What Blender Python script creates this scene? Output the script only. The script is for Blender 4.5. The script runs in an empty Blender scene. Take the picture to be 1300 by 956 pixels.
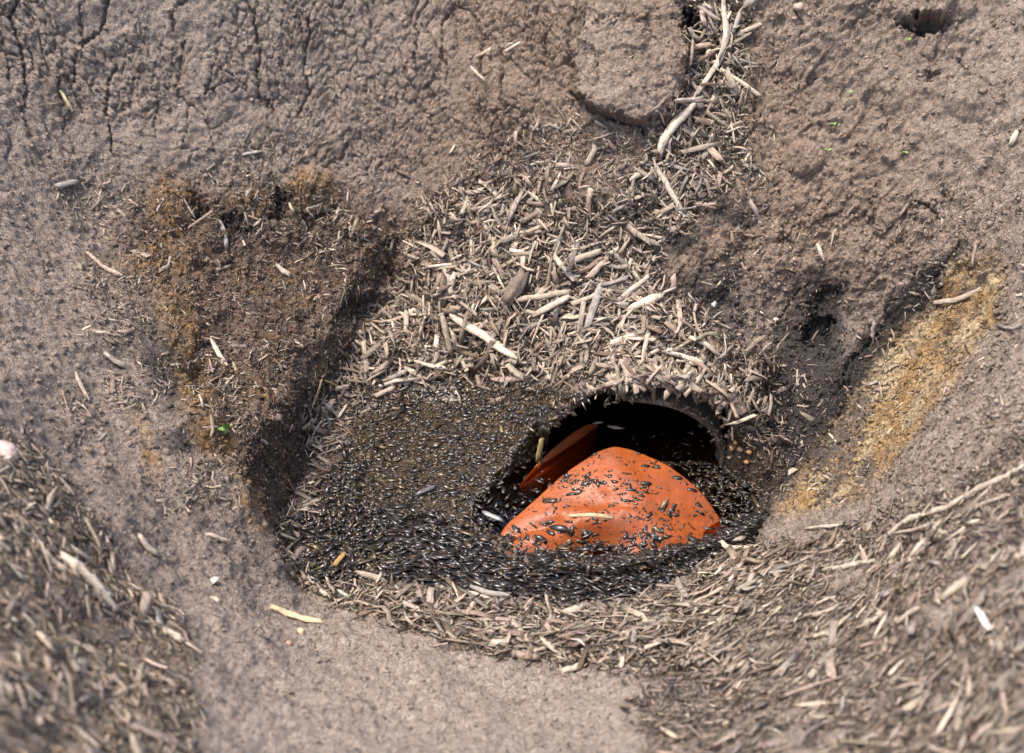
import bpy, math, random
import numpy as np
from mathutils import Vector

rng = np.random.default_rng(7)
random.seed(7)
scene = bpy.context.scene
COL = scene.collection

# ------------------------------------------------------------------ camera
PITCH = math.radians(38.0); DIST = 2.8; FPX = 1650.0          # focal length in 1300-wide photo pixels
CAM = np.array([0.0, -DIST * math.cos(PITCH), DIST * math.sin(PITCH)])
FWD = np.array([0.0, math.cos(PITCH), -math.sin(PITCH)])
UPV = np.array([0.0, math.sin(PITCH), math.cos(PITCH)])
cd = bpy.data.cameras.new("camera"); cam = bpy.data.objects.new("camera", cd); COL.objects.link(cam)
cam.location = CAM; cam.rotation_euler = (math.pi / 2 - PITCH, 0, 0)
cd.sensor_width = 36.0; cd.lens = 36.0 * FPX / 1300.0
cd.clip_start = 0.02; cd.clip_end = 200.0
cd.dof.use_dof = True; cd.dof.focus_distance = 2.52; cd.dof.aperture_fstop = 3.5
scene.camera = cam

# ------------------------------------------------------------------ light
SUN_EL = math.radians(70); SUN_AZ = math.radians(-98)         # azimuth from +Y towards +X
w = bpy.data.worlds.new("World"); scene.world = w; w.use_nodes = True
nt = w.node_tree; bgn = nt.nodes["Background"]
sky = nt.nodes.new("ShaderNodeTexSky"); sky.sky_type = 'NISHITA'; sky.sun_disc = False
sky.sun_elevation = SUN_EL; sky.sun_rotation = SUN_AZ
sky.air_density = 1.0; sky.dust_density = 2.5; sky.ozone_density = .8
nt.links.new(sky.outputs[0], bgn.inputs[0]); bgn.inputs[1].default_value = 0.15
sd = bpy.data.lights.new("sun", 'SUN'); sd.energy = 1.5; sd.angle = math.radians(28); sd.color = (1.0, 0.92, 0.80)
so = bpy.data.objects.new("sun", sd); COL.objects.link(so)
sdir = Vector((math.sin(SUN_AZ) * math.cos(SUN_EL), math.cos(SUN_AZ) * math.cos(SUN_EL), math.sin(SUN_EL)))
so.rotation_euler = sdir.to_track_quat('Z', 'Y').to_euler(); so.location = (-3, 2, 6)
vs = scene.view_settings
vs.view_transform = 'Standard'; vs.look = 'None'; vs.gamma = 1.0; vs.exposure = 1.74; vs.use_curve_mapping = False

# ------------------------------------------------------------------ helpers
def project(P):
    d = P - CAM
    z = d @ FWD
    return 650 + FPX * d[..., 0] / z, 478 - FPX * (d @ UPV) / z, z

def ray(u, v):
    d = FWD + (u - 650) / FPX * np.array([1.0, 0, 0]) + (478 - v) / FPX * UPV
    return d

_T = rng.random((64, 64, 64)).astype(np.float32)
def vnoise(X, Y, Z):
    xi = np.floor(X).astype(np.int64); yi = np.floor(Y).astype(np.int64); zi = np.floor(Z).astype(np.int64)
    fx = (X - xi).astype(np.float32); fy = (Y - yi).astype(np.float32); fz = (Z - zi).astype(np.float32)
    fx = fx * fx * (3 - 2 * fx); fy = fy * fy * (3 - 2 * fy); fz = fz * fz * (3 - 2 * fz)
    x0 = xi & 63; x1 = (xi + 1) & 63; y0 = yi & 63; y1 = (yi + 1) & 63; z0 = zi & 63; z1 = (zi + 1) & 63
    a = _T[x0, y0, z0] * (1 - fx) + _T[x1, y0, z0] * fx
    b = _T[x0, y1, z0] * (1 - fx) + _T[x1, y1, z0] * fx
    c = _T[x0, y0, z1] * (1 - fx) + _T[x1, y0, z1] * fx
    d = _T[x0, y1, z1] * (1 - fx) + _T[x1, y1, z1] * fx
    return ((a * (1 - fy) + b * fy) * (1 - fz) + (c * (1 - fy) + d * fy) * fz) * 2 - 1

def fbm(P, scale, octv=4, gain=0.5, off=0.0):
    s = 0; a = 1.0; t = 0
    for k in range(octv):
        f = scale * (2.03 ** k)
        s = s + a * vnoise(P[..., 0] * f + off + 7.3 * k, P[..., 1] * f + off * 1.7 + 3.1 * k, P[..., 2] * f + off * .6 + 11.7 * k)
        t += a; a *= gain
    return s / t

def worley(X, Y, seed=0):
    r = np.random.default_rng(seed)
    JX = r.random((128, 128)).astype(np.float32); JY = r.random((128, 128)).astype(np.float32); ID = r.random((128, 128)).astype(np.float32)
    xi = np.floor(X).astype(np.int64); yi = np.floor(Y).astype(np.int64)
    f1 = np.full(X.shape, 9.0, np.float32); f2 = f1.copy(); idd = np.zeros(X.shape, np.float32)
    for dx in (-1, 0, 1):
        for dy in (-1, 0, 1):
            cx = xi + dx; cy = yi + dy
            px = cx + JX[cx & 127, cy & 127]; py = cy + JY[cx & 127, cy & 127]
            d = np.hypot(px - X, py - Y).astype(np.float32)
            new = d < f1
            f2 = np.where(new, f1, np.minimum(f2, d))
            idd = np.where(new, ID[cx & 127, cy & 127], idd)
            f1 = np.where(new, d, f1)
    return f1, f2, idd

def smooth(e0, e1, x):
    t = np.clip((x - e0) / (e1 - e0), 0, 1); return t * t * (3 - 2 * t)

def poly_sd(poly, U, V):
    """signed distance, positive inside"""
    poly = np.asarray(poly, float)
    best = np.full(U.shape, 1e9); inside = np.zeros(U.shape, bool)
    n = len(poly)
    for i in range(n):
        ax, ay = poly[i]; bx, by = poly[(i + 1) % n]
        ex, ey = bx - ax, by - ay; L = ex * ex + ey * ey + 1e-9
        t = np.clip(((U - ax) * ex + (V - ay) * ey) / L, 0, 1)
        best = np.minimum(best, (U - ax - t * ex) ** 2 + (V - ay - t * ey) ** 2)
        c = ((ay > V) != (by > V)) & (U < ex * (V - ay) / (ey if abs(ey) > 1e-9 else 1e-9) + ax)
        inside ^= c
    d = np.sqrt(best)
    return np.where(inside, d, -d)

def line_d(pts, U, V):
    best = np.full(U.shape, 1e9)
    for (ax, ay), (bx, by) in zip(pts[:-1], pts[1:]):
        ex, ey = bx - ax, by - ay; L = ex * ex + ey * ey + 1e-9
        t = np.clip(((U - ax) * ex + (V - ay) * ey) / L, 0, 1)
        best = np.minimum(best, (U - ax - t * ex) ** 2 + (V - ay - t * ey) ** 2)
    return np.sqrt(best)

def tag(o, label=None, cat=None, group=None, kind=None):
    if label: o['label'] = label
    if cat: o['category'] = cat
    if group: o['group'] = group
    if kind: o['kind'] = kind
    return o

def np_mesh(name, V, F, smooth_shade=False):
    """V (n,3) float, F (m,3|4) int"""
    me = bpy.data.meshes.new(name)
    V = np.asarray(V, np.float32); F = np.asarray(F, np.int32)
    k = F.shape[1]
    me.vertices.add(len(V)); me.vertices.foreach_set("co", V.ravel())
    me.loops.add(F.size); me.loops.foreach_set("vertex_index", F.ravel())
    me.polygons.add(len(F)); me.polygons.foreach_set("loop_start", np.arange(0, F.size, k, dtype=np.int32))
    me.polygons.foreach_set("loop_total", np.full(len(F), k, np.int32))
    if smooth_shade: me.polygons.foreach_set("use_smooth", np.ones(len(F), bool))
    me.update(calc_edges=True)
    return me

def set_col(me, name, C):
    a = me.attributes.new(name, 'FLOAT_COLOR', 'POINT')
    C = np.asarray(C, np.float32)
    if C.shape[1] == 3: C = np.hstack([C, np.ones((len(C), 1), np.float32)])
    a.data.foreach_set("color", np.ascontiguousarray(C).ravel())
def set_vec(me, name, C):
    a = me.attributes.new(name, 'FLOAT_VECTOR', 'POINT')
    a.data.foreach_set("vector", np.ascontiguousarray(C, np.float32).ravel())

def obj(name, me, mat, parent=None, loc=None):
    o = bpy.data.objects.new(name, me); COL.objects.link(o)
    if mat: me.materials.append(mat)
    if parent: o.parent = parent
    if loc is not None: o.location = loc
    return o

# ------------------------------------------------------------------ materials
class N:
    def __init__(s, name):
        s.m = bpy.data.materials.new(name); s.m.use_nodes = True; s.t = s.m.node_tree
        s.b = s.t.nodes["Principled BSDF"]
    def n(s, ty, **kw):
        nd = s.t.nodes.new(ty)
        for k, v in kw.items(): setattr(nd, k, v)
        return nd
    def l(s, a, b): s.t.links.new(a, b)
    def attr(s, name): return s.n("ShaderNodeAttribute", attribute_name=name)
    def noise(s, vec, scale, detail=4, rough=.6):
        nd = s.n("ShaderNodeTexNoise"); nd.inputs['Scale'].default_value = scale
        nd.inputs['Detail'].default_value = detail; nd.inputs['Roughness'].default_value = rough
        if vec is not None: s.l(vec, nd.inputs['Vector'])
        return nd.outputs['Fac']
    def math(s, op, a, b=None, clamp=False):
        nd = s.n("ShaderNodeMath", operation=op, use_clamp=clamp)
        for i, q in enumerate((a, b)):
            if q is None: continue
            if isinstance(q, (int, float)): nd.inputs[i].default_value = q
            else: s.l(q, nd.inputs[i])
        return nd.outputs[0]
    def mix(s, fac, a, b, blend='MIX'):
        nd = s.n("ShaderNodeMix", data_type='RGBA', blend_type=blend)
        for i, q in ((0, fac), (6, a), (7, b)):
            if isinstance(q, (int, float)): nd.inputs[i].default_value = q
            elif isinstance(q, tuple): nd.inputs[i].default_value = (*q, 1)
            else: s.l(q, nd.inputs[i])
        return nd.outputs[2]
    def ramp(s, fac, lo, hi, a=0.0, b=1.0):
        nd = s.n("ShaderNodeMapRange"); s.l(fac, nd.inputs[0])
        for i, q in enumerate((lo, hi, a, b)): nd.inputs[i + 1].default_value = q
        return nd.outputs[0]
    def bump(s, h, dist, strength=1.0, normal=None):
        nd = s.n("ShaderNodeBump"); nd.inputs['Distance'].default_value = dist; nd.inputs['Strength'].default_value = strength
        s.l(h, nd.inputs['Height'])
        if normal is not None: s.l(normal, nd.inputs['Normal'])
        return nd.outputs[0]

def mat_ground():
    s = N("soil"); geo = s.n("ShaderNodeNewGeometry").outputs['Position']
    col = s.attr("col"); zon = s.attr("zone")
    sep = s.n("ShaderNodeSeparateColor"); s.l(zon.outputs['Color'], sep.inputs[0])
    wet, fib = sep.outputs[0], sep.outputs[1]
    n1 = s.noise(geo, 55, 5, .62); n2 = s.noise(geo, 240, 4, .65); n3 = s.noise(geo, 900, 2, .6)
    c = s.mix(1.0, col.outputs['Color'], s.mix(s.ramp(n1, .3, .7), (.78, .76, .74), (1.22, 1.22, 1.22)), 'MULTIPLY')
    c = s.mix(1.0, c, s.mix(s.ramp(n2, .32, .68), (.74, .72, .70), (1.26, 1.26, 1.28)), 'MULTIPLY')
    # pale straw flecks
    fl = s.noise(geo, 520, 1, .5)
    c = s.mix(s.math('MULTIPLY', s.ramp(fl, .70, .76), s.math('MULTIPLY', s.math('SUBTRACT', 1.0, sep.outputs[2]), s.math('ADD', .35, s.math('MULTIPLY', fib, .6)))), c, (.42, .36, .29))
    s.l(c, s.b.inputs['Base Color'])
    s.l(s.ramp(wet, .2, 1, .93, .13), s.b.inputs['Roughness'])
    s.b.inputs['Specular IOR Level'].default_value = .35
    h = s.math('ADD', s.math('MULTIPLY', n1, .8), s.math('ADD', s.math('MULTIPLY', n2, .45), s.math('MULTIPLY', n3, .16)))
    wrp = s.n("ShaderNodeVectorMath", operation='MULTIPLY_ADD'); nn = s.n("ShaderNodeTexNoise"); nn.inputs['Scale'].default_value = 45; nn.inputs['Detail'].default_value = 3
    s.l(geo, nn.inputs['Vector']); s.l(nn.outputs['Color'], wrp.inputs[0]); wrp.inputs[1].default_value = (.03, .03, .03); s.l(geo, wrp.inputs[2])
    for sc_, wd_, am_ in ((62, .06, .30), (150, .08, .16)):
        vo = s.n("ShaderNodeTexVoronoi", feature='DISTANCE_TO_EDGE'); vo.inputs['Scale'].default_value = sc_; s.l(wrp.outputs[0], vo.inputs['Vector'])
        h = s.math('ADD', h, s.math('MULTIPLY', s.ramp(vo.outputs['Distance'], 0, wd_), am_))
    bp = s.n("ShaderNodeBump"); bp.inputs['Distance'].default_value = .011; s.l(h, bp.inputs['Height']); s.l(s.ramp(wet, .2, 1, .95, .15), bp.inputs['Strength'])
    s.l(bp.outputs[0], s.b.inputs['Normal'])
    return s.m

def mat_wood(name, rough, spec, wet=False):
    s = N(name); col = s.attr("col"); gr = s.attr("grain")
    mp = s.n("ShaderNodeVectorMath", operation='MULTIPLY'); mp.inputs[1].default_value = (60, 700, 1)
    s.l(gr.outputs['Vector'], mp.inputs[0])
    g = s.noise(mp.outputs[0], 1.0, 3, .6)
    geo = s.n("ShaderNodeNewGeometry").outputs['Position']
    n = s.noise(geo, 130, 3, .6)
    c = s.mix(1.0, col.outputs['Color'], s.mix(s.ramp(g, .3, .7), (.66, .63, .60), (1.25, 1.25, 1.25)), 'MULTIPLY')
    c = s.mix(1.0, c, s.mix(s.ramp(n, .35, .65), (.74, .72, .7), (1.15, 1.15, 1.15)), 'MULTIPLY')
    s.l(c, s.b.inputs['Base Color']); s.b.inputs['Roughness'].default_value = rough
    s.b.inputs['Specular IOR Level'].default_value = spec
    s.l(s.bump(g, .002, .7), s.b.inputs['Normal'])
    if wet:
        s.b.inputs['Coat Weight'].default_value = 1.0; s.b.inputs['Coat Roughness'].default_value = .20; s.b.inputs['Coat IOR'].default_value = 1.75
    return s.m

def mat_water():
    s = N("murky_water"); t = s.t
    out = t.nodes["Material Output"]; t.nodes.remove(s.b)
    fr = s.n("ShaderNodeFresnel"); fr.inputs[0].default_value = 1.33
    tr = s.n("ShaderNodeBsdfTransparent"); tr.inputs[0].default_value = (.60, .43, .26, 1)
    gl = s.n("ShaderNodeBsdfGlossy"); gl.inputs['Roughness'].default_value = .02
    geo = s.n("ShaderNodeNewGeometry").outputs['Position']
    b = s.bump(s.noise(geo, 28, 2, .5), .004, .35)
    s.l(b, gl.inputs['Normal']); s.l(b, fr.inputs['Normal'])
    mx = s.n("ShaderNodeMixShader"); s.l(fr.outputs[0], mx.inputs[0]); s.l(tr.outputs[0], mx.inputs[1]); s.l(gl.outputs[0], mx.inputs[2])
    s.l(mx.outputs[0], out.inputs[0])
    return s.m

def mat_orange():
    s = N("orange_plastic"); geo = s.n("ShaderNodeNewGeometry").outputs['Position']
    n1 = s.noise(geo, 9, 4, .6); n2 = s.noise(geo, 90, 4, .7); n3 = s.noise(geo, 420, 2, .6)
    c = s.mix(s.ramp(n1, .35, .7), (.25, .051, .006), (.29, .069, .011))
    c = s.mix(s.ramp(n2, .58, .75, 0, .55), c, (.30, .06, .018))
    c = s.mix(s.ramp(n3, .66, .74, 0, .7), c, (.09, .04, .02))
    n5 = s.noise(geo, 22, 5, .7)
    c = s.mix(s.ramp(n5, .50, .66, 0, .7), c, (.16, .05, .022))
    s.l(c, s.b.inputs['Base Color']); s.l(s.ramp(n2, .3, .7, .3, .55), s.b.inputs['Roughness'])
    s.b.inputs['Specular IOR Level'].default_value = .4
    s.l(s.bump(s.math('ADD', n2, s.math('MULTIPLY', n1, 2.0)), .004, .4), s.b.inputs['Normal'])
    return s.m

def mat_pipe():
    s = N("pipe_wall"); geo = s.n("ShaderNodeNewGeometry").outputs['Position']
    n1 = s.noise(geo, 40, 4, .6); n2 = s.noise(geo, 260, 3, .6)
    c = s.mix(s.ramp(n1, .35, .65), (.07, .055, .044), (.15, .125, .105))
    c = s.mix(s.ramp(n2, .45, .65, 0, .8), c, (.07, .05, .038))
    s.l(c, s.b.inputs['Base Color']); s.b.inputs['Roughness'].default_value = .6
    s.l(s.bump(s.math('ADD', n1, n2), .004, .6), s.b.inputs['Normal'])
    return s.m

def mat_stone():
    s = N("pebble_stone"); geo = s.n("ShaderNodeNewGeometry").outputs['Position']; col = s.attr("col")
    n1 = s.noise(geo, 160, 4, .6)
    s.l(s.mix(1.0, col.outputs['Color'], s.mix(s.ramp(n1, .3, .7), (.6, .58, .55), (1.2, 1.2, 1.2)), 'MULTIPLY'), s.b.inputs['Base Color'])
    s.b.inputs['Roughness'].default_value = .55
    s.l(s.bump(n1, .004, .6), s.b.inputs['Normal'])
    return s.m

def mat_leaf():
    s = N("seedling_leaf"); geo = s.n("ShaderNodeNewGeometry").outputs['Position']
    n1 = s.noise(geo, 300, 2, .5)
    s.l(s.mix(s.ramp(n1, .3, .7), (.13, .25, .05), (.22, .34, .10)), s.b.inputs['Base Color'])
    s.b.inputs['Roughness'].default_value = .45
    s.b.inputs['Subsurface Weight'].default_value = .15; s.b.inputs['Subsurface Radius'].default_value = (.003, .004, .002)
    return s.m

M_GROUND = mat_ground(); M_DRY = mat_wood("dry_wood", .85, .25); M_WET = mat_wood("wet_wood", .6, .25, True)
M_WATER = mat_water(); M_ORANGE = mat_orange(); M_PIPE = mat_pipe(); M_STONE = mat_stone(); M_LEAF = mat_leaf()

# ------------------------------------------------------------------ ground shape
# (photo pixel, distance y or height z) -> a spot of the real ground
CP = []
def cy(rows):
    for u, v, y in rows:
        d = ray(u, v); t = (y - CAM[1]) / d[1]; CP.append(CAM + t * d)
def cz(rows):
    for u, v, z in rows:
        d = ray(u, v); t = (z - CAM[2]) / d[2]; CP.append(CAM + t * d)
cy([(-120,-60,.36),(0,0,.37),(200,0,.45),(400,0,.49),(600,0,.45),(740,0,.37),(880,0,.37),(1000,0,.31),(1150,0,.24),(1300,0,.16),(1420,-60,.1),
    (650,-160,.55),(200,-160,.55),(1100,-160,.38),
    (0,100,.26),(200,100,.38),(400,100,.41),(600,100,.35),(780,100,.23),(900,100,.25),(1050,100,.20),(1200,100,.12),(1300,100,.04),
    (100,200,.23),(300,200,.31),(450,200,.32),(600,200,.25),(750,200,.15),(900,200,.12),(1050,200,.09),(1200,200,.01),(1300,200,-.07),
    (120,300,.07),(400,300,.22),(520,300,.21),(650,300,.13),(800,300,.02),(950,300,0),(1100,300,-.03),(1200,300,-.09),(1300,300,-.2)])
cz([(0,200,.475),(0,300,.42),(0,400,.42),(0,500,.44),(0,600,.50),(0,700,.56),(0,866,.64),(0,956,.68),(-150,400,.5),(-150,700,.64),
    (100,400,.33),(100,500,.335),(100,600,.36),(100,700,.42),(100,800,.48),(100,956,.59),
    (200,300,.28),(200,400,.25),(200,500,.25),(200,600,.255),(200,700,.27),(200,800,.34),(200,956,.49),
    (300,300,.25),(300,400,.21),(300,500,.2),(300,580,.2),(300,700,.17),(300,760,.18),(300,866,.3),(300,956,.42),
    (400,400,.17),(400,470,.17),(450,370,.17),(375,560,.185),(340,650,.13),(365,735,.02),
    (400,800,.1),(400,866,.22),(400,956,.36),(500,755,.02),(500,820,.1),(500,866,.18),(500,956,.33),
    (650,778,.02),(650,830,.1),(650,866,.16),(650,956,.31),(800,772,.02),(800,830,.12),(800,956,.33),
    (900,708,.03),(900,770,.12),(900,866,.26),(900,956,.38),(1000,650,.03),(1000,720,.12),(1000,800,.24),(1000,956,.43),
    (1100,560,.12),(1100,650,.2),(1100,750,.29),(1100,866,.4),(1100,956,.48),
    (1200,400,.30),(1200,500,.33),(1200,600,.36),(1200,700,.42),(1200,800,.48),(1200,956,.56),
    (1300,400,.46),(1300,500,.47),(1300,600,.5),(1300,750,.56),(1300,956,.66),(1450,500,.6),(1450,750,.66),
    (1000,560,.08),(980,600,.05),(1050,480,.16),(1100,400,.24),(1000,480,.14),(1000,400,.22),
    (810,492,.205),(870,505,.19),(900,480,.2),(930,540,.125),(960,580,.07),(850,450,.225),(800,400,.25),(900,400,.26),
    (700,400,.2),(650,400,.17),(600,400,.14),(550,400,.13),(500,400,.13),(500,450,.07),(600,460,.075),(700,460,.15),
    (520,490,.025),(600,495,.03),(680,495,.10),(740,508,.165),(690,552,.09),(640,560,.03),(560,560,.015),(620,620,.012),
    (480,560,.012),(450,620,.01),(400,690,.01),(500,700,.008),(600,720,.008),(700,745,.008),(800,740,.008),(880,690,.01),(960,650,.015)])
CP = np.array(CP)
def tps_k(r2): return r2 * np.log(r2 + 1e-12) * .5
def tps_fit(P, lam):
    n = len(P); D = ((P[:, None, :2] - P[None, :, :2]) ** 2).sum(-1)
    A = np.zeros((n + 3, n + 3)); A[:n, :n] = tps_k(D) + lam * np.eye(n); A[:n, n] = 1; A[:n, n + 1:] = P[:, :2]; A[n, :n] = 1; A[n + 1:, :n] = P[:, :2].T
    return np.linalg.solve(A, np.concatenate([P[:, 2], [0, 0, 0]]))
TPS = tps_fit(CP, 3e-4)
def h_tps(X, Y):
    z = TPS[-3] + TPS[-2] * X + TPS[-1] * Y
    for (px, py, _), wgt in zip(CP, TPS[:-3]): z = z + wgt * tps_k((X - px) ** 2 + (Y - py) ** 2)
    return z
def water_xy(pts, z=0.0):
    r = []
    for u, v in pts:
        d = ray(u, v); t = (z - CAM[2]) / d[2]; p = CAM + t * d; r.append((p[0], p[1]))
    return r

# drain pipe: axis along +Y (into the bank)
PX, PY0, PR, PT = 0.240, -0.285, 0.182, 0.013
WATER_POLY = water_xy([(738,545),(688,572),(642,606),(602,636),(598,664),(640,692),(690,722),(770,728),(830,716),(890,700),(935,690),(972,664),(978,632),(940,606),(918,596)])
POOL_POLY = water_xy([(345,690),(385,610),(420,530),(446,492),(470,440),(498,402),(530,425),(560,478),(600,476),(640,490),(640,560),(640,700),(560,738),(450,738),(385,738),(352,716)])

def axis(segs, lo_far, hi_far):
    a = [segs[0][0]]
    for lo, hi, st in segs:
        n = max(1, int(round((hi - lo) / st))); a += list(np.linspace(lo, hi, n + 1)[1:])
    st = .006; q = a[-1]; right = []
    while q < hi_far: q += st; right.append(q); st *= 1.28
    st = .006; q = a[0]; left = []
    while q > lo_far: q -= st; left.append(q); st *= 1.28
    return np.array(left[::-1] + a + right)
XS = axis([(-1.12, -.6, .0032), (-.6, .62, .0025), (.62, 1.05, .0032)], -40, 40)
YS = axis([(-1.3, -.9, .007), (-.9, -.62, .0045), (-.62, -.25, .0028), (-.25, .52, .0018)], -40, 40)
iy0 = np.argmin(np.abs(YS - PY0)); YS[iy0] = PY0
GX, GY = np.meshgrid(XS, YS, indexing='xy')
def h_base(X, Y):
    Xc = np.clip(X, -1.35, 1.35); Yc = np.clip(Y, -1.7, .85)
    z = h_tps(Xc, Yc)
    dout = np.hypot(X - np.clip(X, -1.15, 1.05), Y - np.clip(Y, -1.35, .62))
    k = smooth(0, .9, dout); plate = .80 + .06 * np.sin(X * .9) * np.cos(Y * .7)
    z = np.minimum(z, 1.05)
    z = z * (1 - k) + plate * k
    return z
H = h_base(GX, GY)
# sheer left side of the pool
sdp = poly_sd(POOL_POLY, GX, GY)
inp = smooth(-.035, .004, sdp)
Hpool = np.minimum(H, .014 + .26 * np.clip(GY + .15, 0, 1))
wleft = smooth(-.02, -.12, GX)
H = H * (1 - inp * wleft) + Hpool * inp * wleft
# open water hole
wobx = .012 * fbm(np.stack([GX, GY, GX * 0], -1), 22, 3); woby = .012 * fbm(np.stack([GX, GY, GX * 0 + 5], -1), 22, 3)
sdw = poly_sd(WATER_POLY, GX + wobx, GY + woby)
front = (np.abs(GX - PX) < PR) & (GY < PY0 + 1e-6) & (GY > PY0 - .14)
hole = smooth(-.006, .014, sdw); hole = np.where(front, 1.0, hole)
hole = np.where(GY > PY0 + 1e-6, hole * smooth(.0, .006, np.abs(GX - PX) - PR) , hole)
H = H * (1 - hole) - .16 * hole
over = np.sqrt(np.maximum(PR ** 2 - (GX - PX) ** 2, 0)) + .003
behind = (GY > PY0 + 1e-6) & (np.abs(GX - PX) < PR)
H = np.where(behind, np.maximum(H, over), H)
P0 = np.stack([GX, GY, H], -1)

def grid_normals(P):
    dx = np.gradient(P, axis=1); dy = np.gradient(P, axis=0)
    n = np.cross(dx, dy); return n / (np.linalg.norm(n, axis=-1, keepdims=True) + 1e-12)
def blur(A, k):
    for ax in (0, 1):
        c = np.cumsum(np.pad(A, [(k + 1, k) if i == ax else (0, 0) for i in range(A.ndim)], mode='edge'), axis=ax)
        A = (np.take(c, range(2 * k + 1, c.shape[ax]), axis=ax) - np.take(c, range(0, c.shape[ax] - 2 * k - 1), axis=ax)) / (2 * k + 1)
    return A
NB = grid_normals(P0)
NS = blur(NB, 6); NS /= np.linalg.norm(NS, axis=-1, keepdims=True) + 1e-9
UU, VV, ZZ = project(np.stack([GX, GY, np.maximum(H, 0.0)], -1))
bad = ZZ < .2
UU = np.where(bad, -999, UU); VV = np.where(bad, 3000, VV)
inview = (UU > -150) & (UU < 1450) & (VV > -150) & (VV < 1100)
# wobble so that no zone edge is a straight line
wU = UU + 9 * fbm(P0, 14, 3, off=3) + 7 * fbm(P0, 55, 3, off=8) + 9 * fbm(P0, 170, 2, .7, off=41); wV = VV + 9 * fbm(P0, 14, 3, off=13) + 7 * fbm(P0, 55, 3, off=21) + 9 * fbm(P0, 170, 2, .7, off=47)
def zone(poly, soft=14):
    poly = np.asarray(poly, float); r = np.zeros(UU.shape)
    lo = poly.min(0) - 3 * soft; hi = poly.max(0) + 3 * soft
    m = (wU > lo[0]) & (wU < hi[0]) & (wV > lo[1]) & (wV < hi[1])
    if m.any(): r[m] = smooth(-soft, soft, poly_sd(poly, wU[m], wV[m]))
    return r
def blob(u, v, ru, rv, soft=.5, rot=0):
    c, s_ = math.cos(math.radians(rot)), math.sin(math.radians(rot))
    a = (wU - u) * c + (wV - v) * s_; b = -(wU - u) * s_ + (wV - v) * c
    return smooth(1 + soft, 1 - soft, np.hypot(a / ru, b / rv))
def rawblob(u, v, ru, rv):
    return np.clip(1 - ((UU - u) / ru) ** 2 - ((VV - v) / rv) ** 2, 0, 1)

Z = {}
Z['heap'] = zone([(440,470),(480,400),(520,330),(540,255),(600,228),(690,240),(740,262),(790,260),(822,215),(850,150),(880,80),(895,0),(945,0),(945,90),(938,150),(950,210),(905,250),(870,285),(835,300),(840,350),(880,395),(920,440),(985,470),(985,560),(930,552),(890,525),(850,500),(780,488),(700,470),(560,474),(500,485),(450,515),(395,560),(395,530)], 20)
for (u_, v_, a_, b_) in [(573,294,21,19), (664,380,15,24), (700,268,22,8)]: Z['heap'] = Z['heap'] * (1 - blob(u_, v_, a_, b_, .2))
Z['heapfringe'] = np.clip(zone([(420,500),(480,380),(520,310),(540,240),(600,215),(690,230),(740,250),(790,250),(822,205),(845,150),(870,80),(885,-20),(955,-20),(955,90),(955,150),(970,210),(950,260),(900,290),(870,300),(850,350),(900,395),(950,440),(1000,470),(1000,560),(900,540),(780,488),(560,474),(450,515)], 45) - .6 * Z['heap'], 0, 1)
Z['loose'] = zone([(690,150),(760,160),(830,175),(830,240),(760,250),(640,230),(560,225),(640,190)], 20)
Z['shore'] = zone([(440,480),(452,500),(430,560),(395,640),(385,730),(350,715),(350,680),(385,610)], 8)
Z['bank'] = zone([(350,700),(385,750),(480,746),(560,758),(640,778),(780,784),(870,752),(900,722),(960,708),(1010,705),(1060,730),(960,770),(900,840),(780,850),(640,832),(520,800),(420,772)], 10)
Z['right'] = zone([(900,712),(1000,700),(1060,680),(1150,640),(1300,550),(1420,500),(1420,1056),(850,1056),(800,880),(860,800)], 22)
Z['rightdense'] = zone([(1000,735),(1120,690),(1300,600),(1420,560),(1420,1056),(830,1056),(880,800)], 25)
Z['mound'] = zone([(-150,480),(0,545),(45,565),(110,640),(170,720),(230,800),(270,1056),(-150,1056)], 12)
Z['humus'] = zone([(150,300),(190,235),(430,240),(530,300),(510,370),(450,385),(400,440),(390,600),(310,600),(260,560),(200,420)], 38)
Z['cliff'] = zone([(500,380),(455,375),(400,430),(385,530),(300,600),(330,650),(345,700),(385,610),(430,525),(470,430)], 8)
Z['mat'] = zone([(455,505),(560,486),(690,488),(745,500),(750,535),(700,575),(655,612),(605,642),(600,690),(500,690),(430,650),(440,570)], 8)
Z['wetfront'] = zone([(352,705),(385,640),(440,560),(450,640),(600,672),(640,690),(690,712),(800,712),(900,688),(975,655),(965,690),(900,706),(865,735),(800,764),(700,768),(600,754),(520,738),(450,742),(385,742)], 7)
Z['rim'] = zone([(820,496),(880,510),(950,560),(990,580),(990,660),(960,660),(930,610),(900,560),(860,520)], 8)
Z['p1'] = np.maximum.reduce([blob(118,255,48,36,.4), blob(285,215,42,18,.4), blob(340,190,36,18,.5), blob(105,525,30,36,.5), blob(290,490,45,65,.6), blob(135,365,34,28,.6), blob(145,420,36,40,.6), blob(255,620,48,32,.6), blob(420,300,40,40,.6), blob(175,490,40,40,.6), blob(340,275,30,26,.5)])
Z['flecks'] = zone([(960,240),(1300,240),(1300,560),(1000,640),(980,470),(900,350)], 30)
Z['rightlit'] = zone([(1190,300),(1300,260),(1300,560),(1080,650),(1000,640),(1100,520),(1180,420)], 25)

# ---- relief along the surface normal
wallz = smooth(330, 230, VV) * smooth(1320, 900, UU) ; wallz = np.maximum(wallz, smooth(200, 60, UU) * smooth(620, 500, VV))
rough_all = fbm(P0, 7, 4, .5, 1) * .022 + fbm(P0, 28, 4, .55, 2) * .010 + fbm(P0, 95, 3, .6, 4) * .0060
wet0 = np.maximum(Z['mat'], Z['wetfront'])
calm = (1 - .85 * wet0)
rough_all += fbm(P0, 190, 2, .6, 6) * .0022
disp = rough_all * calm
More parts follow.
